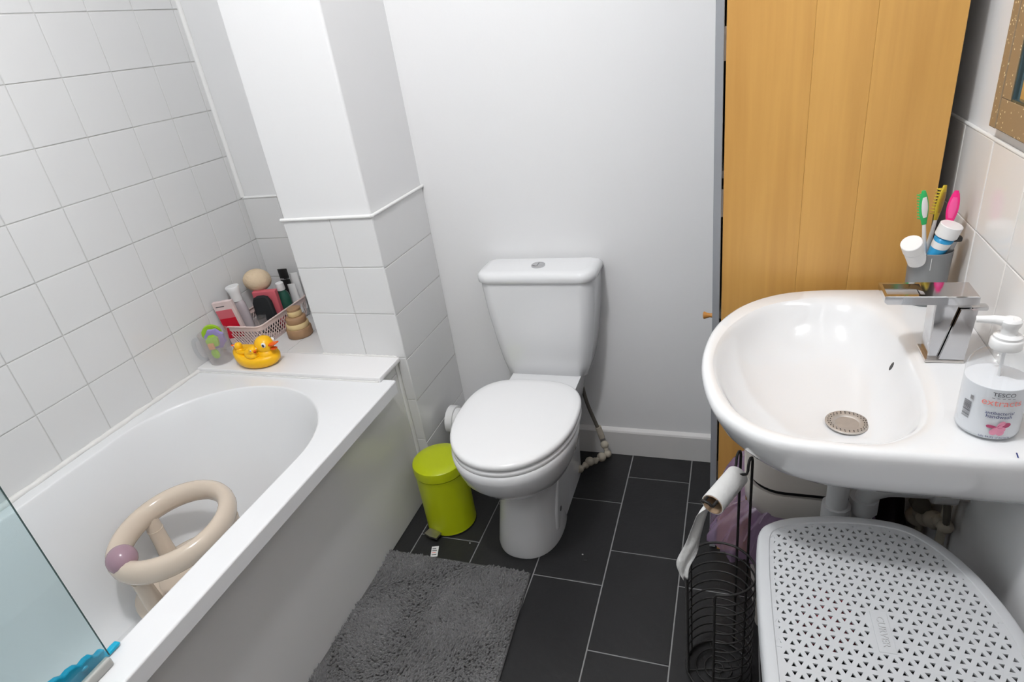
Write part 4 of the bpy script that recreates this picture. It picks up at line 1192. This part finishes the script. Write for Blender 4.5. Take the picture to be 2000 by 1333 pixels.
# ================================================================== white waste bin with lilac liner
def make_waste_bin():
    t = thing('waste_bin', 'cream lidded bin with a lilac plastic liner behind the roll stand', 'bin', (0.155, 1.19, 0))
    def rr(d, z, r=0.07): return rrect(-0.118 - d, 0.125 + d, -0.112 - d, 0.13 + d, z, r + d, 8)
    obj('bin_body', loft([rr(-0.03, 0.0), rr(-0.028, 0.01), rr(0.0, 0.40), rr(0.004, 0.405), rr(0.006, 0.455), rr(0.003, 0.462), rr(-0.006, 0.460), rr(-0.012, 0.40)]), cream_bin, t, 40)
    obj('gap', loft([rr(-0.008, 0.456), rr(-0.008, 0.470)]), black_pl, t, 40)
    obj('lid', loft([rr(-0.002, 0.470), rr(0.002, 0.474), rr(0.0, 0.49), rr(-0.010, 0.545), rr(-0.022, 0.575), rr(-0.045, 0.590), rr(-0.06, 0.594)]), cream_bin, t, 50)
    obj('lid_tab', xf(bbox(-0.016, 0.016, -0.006, 0.006, -0.006, 0.006, 0.003), (-0.106, -0.075, 0.568), (0.1, 0.2, -0.9)), cream_bin, t)
    # liner hanging outside the rim, crumpled
    q = random.Random(5)
    n = 96
    rings = []
    ph = [q.uniform(0, 6.28) for _ in range(8)]
    for k, (z, d) in enumerate(((0.408, 0.003), (0.40, 0.012), (0.375, 0.030), (0.35, 0.046), (0.325, 0.060), (0.30, 0.072), (0.28, 0.080), (0.265, 0.078))):
        base = rrect(-0.118 - d, 0.125 + d * 0.2, -0.112 - d * 0.12, 0.13 + d * 0.1, z, 0.05 + d * 0.5, 23)
        ring = []
        for j, p in enumerate(base):
            a = 2 * PI * j / len(base)
            w = (0.006 * math.sin(9 * a + ph[0] + z * 14) + 0.005 * math.sin(17 * a + ph[1] - z * 25) + 0.003 * math.sin(31 * a + ph[2] + z * 50)) * min(1, k / 2.0)
            c = Vector((p[0], p[1], 0)); u = c.normalized()
            ring.append((p[0] + u.x * w, p[1] + u.y * w, z + 0.004 * math.sin(13 * a + ph[3])))
        rings.append(ring)
    obj('liner', loft(rings, False, False), liner_m, t, 60)
make_waste_bin()
pb = thing('plum_bag', 'dark plum plastic bag stuffed beside the cream bin below the basin', 'bag', (0.347, 1.27, 0.0))
_q = random.Random(9); _g = sphere((0, 0, 0.19), 0.040, 0.065, 0.19, 24, 16)
obj('bag_body', ([(p[0] * (1 + 0.10 * math.sin(p[2] * 60 + p[1] * 40)), p[1] * (1 + 0.06 * math.cos(p[2] * 50)), p[2]) for p in _g[0]], _g[1]), plum, pb, 180)

# ================================================================== things on the ledge
def duck_parts(t, s, seed=0, rotz=0.0):
    """rubber duck, length along +x (beak), origin at the bottom centre"""
    def sc(g): return [(p[0] * s, p[1] * s, p[2] * s) for p in g[0]], g[1]
    body = []
    for z, rx, ry, dx in ((0.0, 0.050, 0.034, 0.0), (0.003, 0.062, 0.043, 0.0), (0.012, 0.073, 0.050, -0.001), (0.025, 0.077, 0.052, -0.002), (0.034, 0.075, 0.049, -0.004), (0.039, 0.066, 0.042, -0.006), (0.039, 0.054, 0.033, -0.008), (0.033, 0.03, 0.02, -0.010)):
        body.append([(dx + rx * math.cos(2 * PI * k / 32) - (0.012 * (z / 0.05) * max(0, -math.cos(2 * PI * k / 32)) ** 4), ry * math.sin(2 * PI * k / 32), z + (0.016 * max(0, -math.cos(2 * PI * k / 32)) ** 3 * (z / 0.05))) for k in range(32)])
    obj('duck_body', sc(loft(body)), yellow, t, 180)
    return sc

def make_duck(label, loc, s, rotz, group, hx=0.040, hr=0.029):
    t = thing('rubber_duck', label, 'rubber duck', loc, rotz, group)
    sc = duck_parts(t, s)
    hz = 0.040 + hr * 0.85
    obj('duck_head', sc(join(sphere((hx, 0, hz), hr, hr * 0.95, hr, 24, 14), lathe([(0.034, 0.026), (0.028, 0.040), (0.024, 0.054)], 20, cx=hx - 0.002))), yellow, t, 180)
    bk = loft([[(hx + hr * 0.75, -0.013, hz - 0.003), (hx + hr * 0.75, 0.013, hz - 0.003), (hx + hr * 0.75, 0.012, hz + 0.008), (hx + hr * 0.75, -0.012, hz + 0.008)],
               [(hx + hr * 1.25, -0.013, hz - 0.001), (hx + hr * 1.25, 0.013, hz - 0.001), (hx + hr * 1.25, 0.012, hz + 0.007), (hx + hr * 1.25, -0.012, hz + 0.007)],
               [(hx + hr * 1.75, -0.009, hz + 0.008), (hx + hr * 1.75, 0.009, hz + 0.008), (hx + hr * 1.75, 0.008, hz + 0.012), (hx + hr * 1.75, -0.008, hz + 0.012)]])
    bl = loft([[(hx + hr * 0.75, -0.011, hz - 0.011), (hx + hr * 0.75, 0.011, hz - 0.011), (hx + hr * 0.75, 0.011, hz - 0.003), (hx + hr * 0.75, -0.011, hz - 0.003)],
               [(hx + hr * 1.5, -0.009, hz - 0.010), (hx + hr * 1.5, 0.009, hz - 0.010), (hx + hr * 1.5, 0.009, hz - 0.005), (hx + hr * 1.5, -0.009, hz - 0.005)]])
    bk = [(hx + hr * 0.75 + (p[0] - hx - hr * 0.75) * 1.25, p[1] * 1.3, hz + (p[2] - hz) * 1.35) for p in bk[0]], bk[1]
    bl = [(hx + hr * 0.75 + (p[0] - hx - hr * 0.75) * 1.2, p[1] * 1.3, hz + (p[2] - hz) * 1.3) for p in bl[0]], bl[1]
    obj('beak', sc(join(bk, bl)), orange, t, 30, subsurf=1)
    for sg in (-1, 1):
        e = Vector((hx + hr * 0.62, sg * hr * 0.66, hz + hr * 0.30))
        obj('eye_white', sc(sphere(e, 0.0075, 0.0055, 0.008, 12, 8)), white_dot, t, 180)
        obj('pupil', sc(sphere(e + Vector((0.002, sg * 0.0035, 0.0)), 0.0042, 0.003, 0.005, 10, 6)), black_dot, t, 180)
DK = Vector((-1.440, 1.369, SZ + 0.0003))
ra = math.radians(-4)
make_duck('large yellow rubber duck carrying two ducklings on the ledge', DK, 1.06, ra, None)
make_duck('yellow rubber duckling facing the big duck head, on its back', DK + Vector((0.006, -0.028, 0.037)), 0.40, math.radians(-25), 'ducklings on the big duck', 0.042, 0.034)
make_duck('yellow rubber duckling at the tail end of the big duck', DK + Vector((-0.040, -0.010, 0.038)), 0.38, math.radians(185), 'ducklings on the big duck', 0.042, 0.034)

def make_jug():
    t = thing('beaker', 'clear plastic beaker of foam bath toys at the ledge corner', 'beaker', (-1.596, 1.368, SZ + 0.0003))
    obj('beaker_wall', lathe([(0.033, 0.0), (0.036, 0.002), (0.046, 0.106), (0.047, 0.107), (0.0455, 0.1065), (0.0352, 0.0035)], 36, True, True), frost_pl, t, 60)
    obj('handle', tube(catmull([(-0.034, -0.028, 0.096), (-0.046, -0.040, 0.092), (-0.049, -0.043, 0.060), (-0.043, -0.038, 0.028), (-0.029, -0.025, 0.018)], 5), 0.004, 8, flat=(1.6, 0.8)), clear_pl, t, 80)
    L = Vector((-1.596, 1.368, SZ + 0.006))
    a = obj('foam_toy', prism([(0.030 * math.cos(q), 0.05 + 0.030 * math.sin(q)) for q in [PI * k / 12 for k in range(-2, 15)]] + [(0.016 * math.cos(q), 0.048 + 0.018 * math.sin(q)) for q in [PI * k / 12 for k in range(14, -3, -1)]], 'y', -0.006, 0.006), green_toy, None, 40, loc=L + Vector((-0.006, 0.012, 0.044)), rot=(0.1, -0.1, 0.5))
    tag(a, 'lime green curved foam toy sticking out of the clear beaker', 'bath toy', 'foam toys in the beaker')
    b = obj('foam_toy', prism([((0.030 + 0.004 * (k % 2)) * math.cos(2 * PI * k / 16), 0.03 + (0.034 + 0.004 * (k % 2)) * math.sin(2 * PI * k / 16)) for k in range(16)], 'y', -0.005, 0.005), purple_toy, None, 40, loc=L + Vector((0.008, 0.0, 0.05)), rot=(0.15, 0, 0.35))
    tag(b, 'lilac scalloped foam toy in the clear beaker', 'bath toy', 'foam toys in the beaker')
    c = obj('foam_toy', prism([(-0.014, 0.0), (-0.018, 0.03), (-0.006, 0.044), (0.010, 0.046), (0.022, 0.034), (0.018, 0.008)], 'y', -0.006, 0.006), green_toy, None, 40, loc=L + Vector((0.004, -0.014, 0.052)), rot=(0.1, 0, 0.4))
    tag(c, 'lime green leaf-shaped foam toy at the front of the clear beaker', 'bath toy', 'foam toys in the beaker')
    d = obj('foam_toy', bbox(-0.010, 0.010, -0.004, 0.004, -0.011, 0.011, 0.003), orange_toy, None, 40, loc=L + Vector((0.006, -0.027, 0.062)), rot=(0.05, 0, 0.3))
    tag(d, 'peach square foam toy inside the clear beaker', 'bath toy', 'foam toys in the beaker')
    e = obj('foam_toy', sphere((0, 0, 0), 0.016, 0.008, 0.018, 14, 8), green_toy, None, 180, loc=L + Vector((0.004, -0.020, 0.032)))
    tag(e, 'rounded green foam toy low in the clear beaker', 'bath toy', 'foam toys in the beaker')
make_jug()

# pink lattice basket: open diamond lattice walls, solid rim
BKX0, BKX1, BKY0, BKY1, BKH = -1.650, -1.492, 1.462, 1.735, 0.078
def make_pink_basket():
    t = thing('toiletry_basket', 'pale pink lattice plastic basket of toiletries in the ledge corner', 'basket', (-1.57, 1.6, SZ + 0.0003))
    L = Vector((-1.57, 1.6, 0))
    def rr(d, z): return [(p[0] - L.x, p[1] - L.y, p[2]) for p in rrect(BKX0 - d, BKX1 + d, BKY0 - d, BKY1 + d, z, 0.022, 8)]
    obj('floor', loft([rr(-0.012, 0.0), rr(-0.012, 0.004)]), pink_bask, t, 30)
    obj('rim', tube([(*p[:2], BKH) for p in rr(0.0, 0)], 0.0032, 8, True), pink_bask, t, 80)
    obj('foot_band', loft([rr(-0.013, 0.0), rr(-0.010, 0.0), rr(-0.009, 0.012), rr(-0.012, 0.012)], False, False), pink_bask, t, 30)
    obj('top_band', loft([rr(-0.0035, 0.062), rr(-0.001, 0.062), rr(0.001, BKH), rr(-0.002, BKH)], False, False), pink_bask, t, 30)
    base = rr(0, 0)
    # arclength points
    pts = [Vector(p) for p in base] + [Vector(base[0])]
    cum = [0]
    for i in range(1, len(pts)): cum.append(cum[-1] + (pts[i] - pts[i - 1]).length)
    per = cum[-1]
    def at(s):
        s %= per
        for i in range(1, len(cum)):
            if cum[i] >= s:
                u = (s - cum[i - 1]) / max(1e-9, cum[i] - cum[i - 1]); return pts[i - 1].lerp(pts[i], u)
    bars = []
    N = int(per / 0.0135)
    for k in range(N):
        for sg in (1, -1):
            path = []
            for j in range(6):
                z = 0.010 + 0.054 * j / 5
                p = at(per * k / N + sg * 0.032 * j / 5)
                s = 1 - 0.012 * (1 - z / BKH) / 0.09
                path.append((p.x * (0.9 + 0.1 * z / BKH), p.y * (0.94 + 0.06 * z / BKH), z))
            bars.append(tube(path, 0.00145, 5))
    o = obj('lattice', join(*bars), pink_bask, t, 60); o['kind'] = 'stuff'
make_pink_basket()

Z0 = SZ + 0.005
def bottle(name, label, cat, loc, prof, body_m, cap_prof, cap_m, tilt=(0, 0, 0), flat=(1, 1), group=None):
    t = thing(name, label, cat, loc, 0, group)
    t.rotation_euler = tilt
    obj('bottle_body', lathe(prof, 28, a=flat[0], b=flat[1]), body_m, t, 50)
    obj('cap', lathe(cap_prof, 24), cap_m, t, 50)
    return t
GT = 'toiletries in the pink basket'
lil = mat('clear lilac bottle', (0.46, 0.41, 0.43), 0.15)
bottle('shower_gel_bottle', 'clear lilac bottle with a flared white cap in the pink basket', 'bottle', (-1.612, 1.540, Z0), [(0.020, 0), (0.024, 0.004), (0.025, 0.10), (0.023, 0.128), (0.018, 0.140), (0.016, 0.142)], lil,
       [(0.0175, 0.141), (0.0175, 0.158), (0.020, 0.176), (0.0235, 0.192), (0.022, 0.194)], white_pl, (0.04, -0.03, 0), (1.0, 0.75), GT)
bottle('mouthwash_bottle', 'dark green bottle with a white cap in the pink basket', 'bottle', (-1.524, 1.650, Z0), [(0.022, 0), (0.026, 0.004), (0.026, 0.10), (0.022, 0.12), (0.013, 0.132), (0.012, 0.136)], mat('green bottle', (0.02, 0.085, 0.06), 0.12),
       [(0.0145, 0.134), (0.015, 0.136), (0.0135, 0.160), (0.011, 0.1605)], white_pl, (0.05, 0.05, 0), (1, 0.8), GT)
def pack(name, label, cat, loc, sx, sy, sz, m, tilt, extra=None):
    t = thing(name, label, cat, loc, 0, GT)
    t.rotation_euler = tilt
    obj('carton', bbox(-sx / 2, sx / 2, -sy / 2, sy / 2, 0, sz, 0.0015), m, t)
    for (nm, a, b, c, d, mm) in (extra or []):
        obj(nm, bbox(a, b, -sy / 2 - 0.0006, -sy / 2 + 0.0005, c, d, 0.0002, 1), mm, t)
    return t
pack('soap_packet', 'pale pink and red packet leaning on the wall tiles in the pink basket', 'packet', (-1.606, 1.482, Z0), 0.070, 0.014, 0.170, pale_card, (0.10, -0.06, 0.30),
     [('red_band', -0.033, 0.024, 0.03, 0.108, red_card), ('fade_band', -0.033, 0.024, 0.108, 0.140, pink_card), ('print_line', -0.026, 0.004, 0.152, 0.155, grey_print)])
pack('pink_box', 'pink box with a black pouch in front of it in the pink basket', 'box', (-1.556, 1.605, Z0), 0.085, 0.020, 0.150, pink_card, (0.06, 0.03, 0.25))
t_ = thing('black_pouch', 'black fabric pouch in front of the pink box', 'pouch', (-1.553, 1.575, Z0), 0.25, GT)
obj('pouch_body', loft([rrect(-0.034, 0.034, -0.008, 0.008, 0.0, 0.006, 4), rrect(-0.037, 0.037, -0.010, 0.010, 0.06, 0.008, 4), rrect(-0.034, 0.034, -0.010, 0.010, 0.115, 0.008, 4), rrect(-0.026, 0.026, -0.008, 0.008, 0.133, 0.007, 4), rrect(-0.012, 0.012, -0.004, 0.004, 0.139, 0.003, 4)]), black_fab, t_, 80)
t_ = thing('clear_tub', 'small clear plastic tub at the front of the pink basket', 'tub', (-1.545, 1.530, Z0 + 0.03), 0.3, GT)
obj('tub_wall', lathe([(0.020, 0.0), (0.023, 0.045), (0.024, 0.047), (0.022, 0.046), (0.019, 0.002)], 28, True, True), frost_pl, t_, 50)
obj('tub_lid', lathe([(0.0245, 0.047), (0.0245, 0.053), (0.02, 0.055)], 28), clear_pl, t_, 50)
sp_ = obj('bath_sponge', sphere((0, 0, 0), 0.049, 0.042, 0.040, 28, 18), sponge_m, None, 180, loc=(-1.588, 1.622, 0.727), rot=(0, 0.1, 0.2))
tag(sp_, 'round cream bath sponge on top of the toiletries', 'sponge', GT)
t_ = thing('black_tube', 'black squeeze tube standing at the back of the pink basket', 'tube', (-1.548, 1.712, Z0), 0.1, GT)
obj('tube_body', loft([[(0.016 * math.cos(2 * PI * k / 20), 0.014 * math.sin(2 * PI * k / 20), 0.03) for k in range(20)], [(0.019 * math.cos(2 * PI * k / 20), 0.009 * math.sin(2 * PI * k / 20), 0.11) for k in range(20)], [(0.020 * math.cos(2 * PI * k / 20), 0.002 * math.sin(2 * PI * k / 20), 0.185) for k in range(20)]]), black_pl, t_, 60)
obj('cap', lathe([(0.014, 0.0), (0.015, 0.002), (0.015, 0.03)], 20), black_pl, t_)
obj('silver_band', loft([[(0.0197 * math.cos(2 * PI * k / 20), 0.0058 * math.sin(2 * PI * k / 20), 0.145) for k in range(20)], [(0.0201 * math.cos(2 * PI * k / 20), 0.0052 * math.sin(2 * PI * k / 20), 0.150) for k in range(20)]], False, False), silver_t, t_)
for k, (x, y, h, lab) in enumerate(((-1.512, 1.722, 0.165, 'white squeeze tube behind the green bottle'), (-1.508, 1.690, 0.135, 'short white squeeze tube beside the green bottle'))):
    t_ = thing('squeeze_tube', lab + ' in the pink basket', 'tube', (x, y, Z0), 0.2, GT)
    obj('tube_body', loft([[(0.015 * math.cos(2 * PI * q / 20), 0.015 * math.sin(2 * PI * q / 20), 0.025) for q in range(20)], [(0.016 * math.cos(2 * PI * q / 20), 0.003 * math.sin(2 * PI * q / 20), h) for q in range(20)]]), white_pl, t_, 60)
    obj('cap', lathe([(0.013, 0.0), (0.014, 0.002), (0.013, 0.025)], 20), silver_t, t_)

def make_pots():
    t = thing('wooden_pot', 'lidded bamboo pot standing beside the pink basket', 'pot', (-1.424, 1.566, SZ + 0.0003))
    obj('pot_wall', lathe([(0.040, 0), (0.043, 0.003), (0.043, 0.030), (0.041, 0.033)], 36), wood_pot, t, 50)
    obj('cream_band', lathe([(0.037, 0.032), (0.0385, 0.034), (0.0385, 0.049), (0.037, 0.051)], 36), cream_pot, t, 50)
    obj('pot_lid', lathe([(0.032, 0.050), (0.034, 0.052), (0.034, 0.070), (0.031, 0.073), (0.026, 0.074)], 36), wood_pot, t, 50)
    s = thing('small_wooden_pot', 'small pale bamboo jar stacked on the lidded pot', 'pot', (-1.424, 1.569, SZ + 0.0745))
    obj('jar', lathe([(0.022, 0), (0.024, 0.002), (0.024, 0.018), (0.022, 0.020)], 28), cream_pot, s, 50)
    obj('jar_lid', lathe([(0.0235, 0.020), (0.0235, 0.027), (0.02, 0.029)], 28), wood_pot, s, 50)
make_pots()
t_ = thing('slim_carton', 'slim white and pink carton tucked beside the column on the ledge', 'carton', (-1.290, 1.560, SZ + 0.0003), math.radians(2))
obj('carton', bbox(-0.011, 0.011, -0.045, 0.055, 0, 0.150, 0.001), pale_card, t_)
obj('print_band', bbox(-0.0116, -0.010, -0.040, 0.050, 0.03, 0.06, 0.0003, 1), pink_card, t_)
t_ = thing('grey_carton', 'silvery grey carton behind the slim white one beside the column', 'carton', (-1.345, 1.690, SZ + 0.0003), math.radians(0))
obj('carton', bbox(-0.03, 0.03, -0.04, 0.04, 0, 0.165, 0.001), silver_t, t_)

# small scraps on the floor right of the toilet
sc_ = obj('floor_scrap', lathe([(0.007, 0.0003), (0.0075, 0.002), (0.005, 0.003)], 14, a=1.0, b=0.8), black_pl, None, 60, loc=(-0.387, 1.249, 0.0))
tag(sc_, 'small black scrap on the floor tile right of the toilet foot', 'scrap')
for (x, y, lab) in ((-0.398, 1.266, 'tiny pale crumb beside the black scrap on the floor'), (-0.749, 1.245, 'tiny pale crumb on the floor between pedal bin and toilet')):
    o_ = obj('floor_crumb', sphere((0, 0, 0.0016), 0.0026, 0.002, 0.0014, 8, 6), grout_w, None, 180, loc=(x, y, 0.0))
    tag(o_, lab, 'crumb')
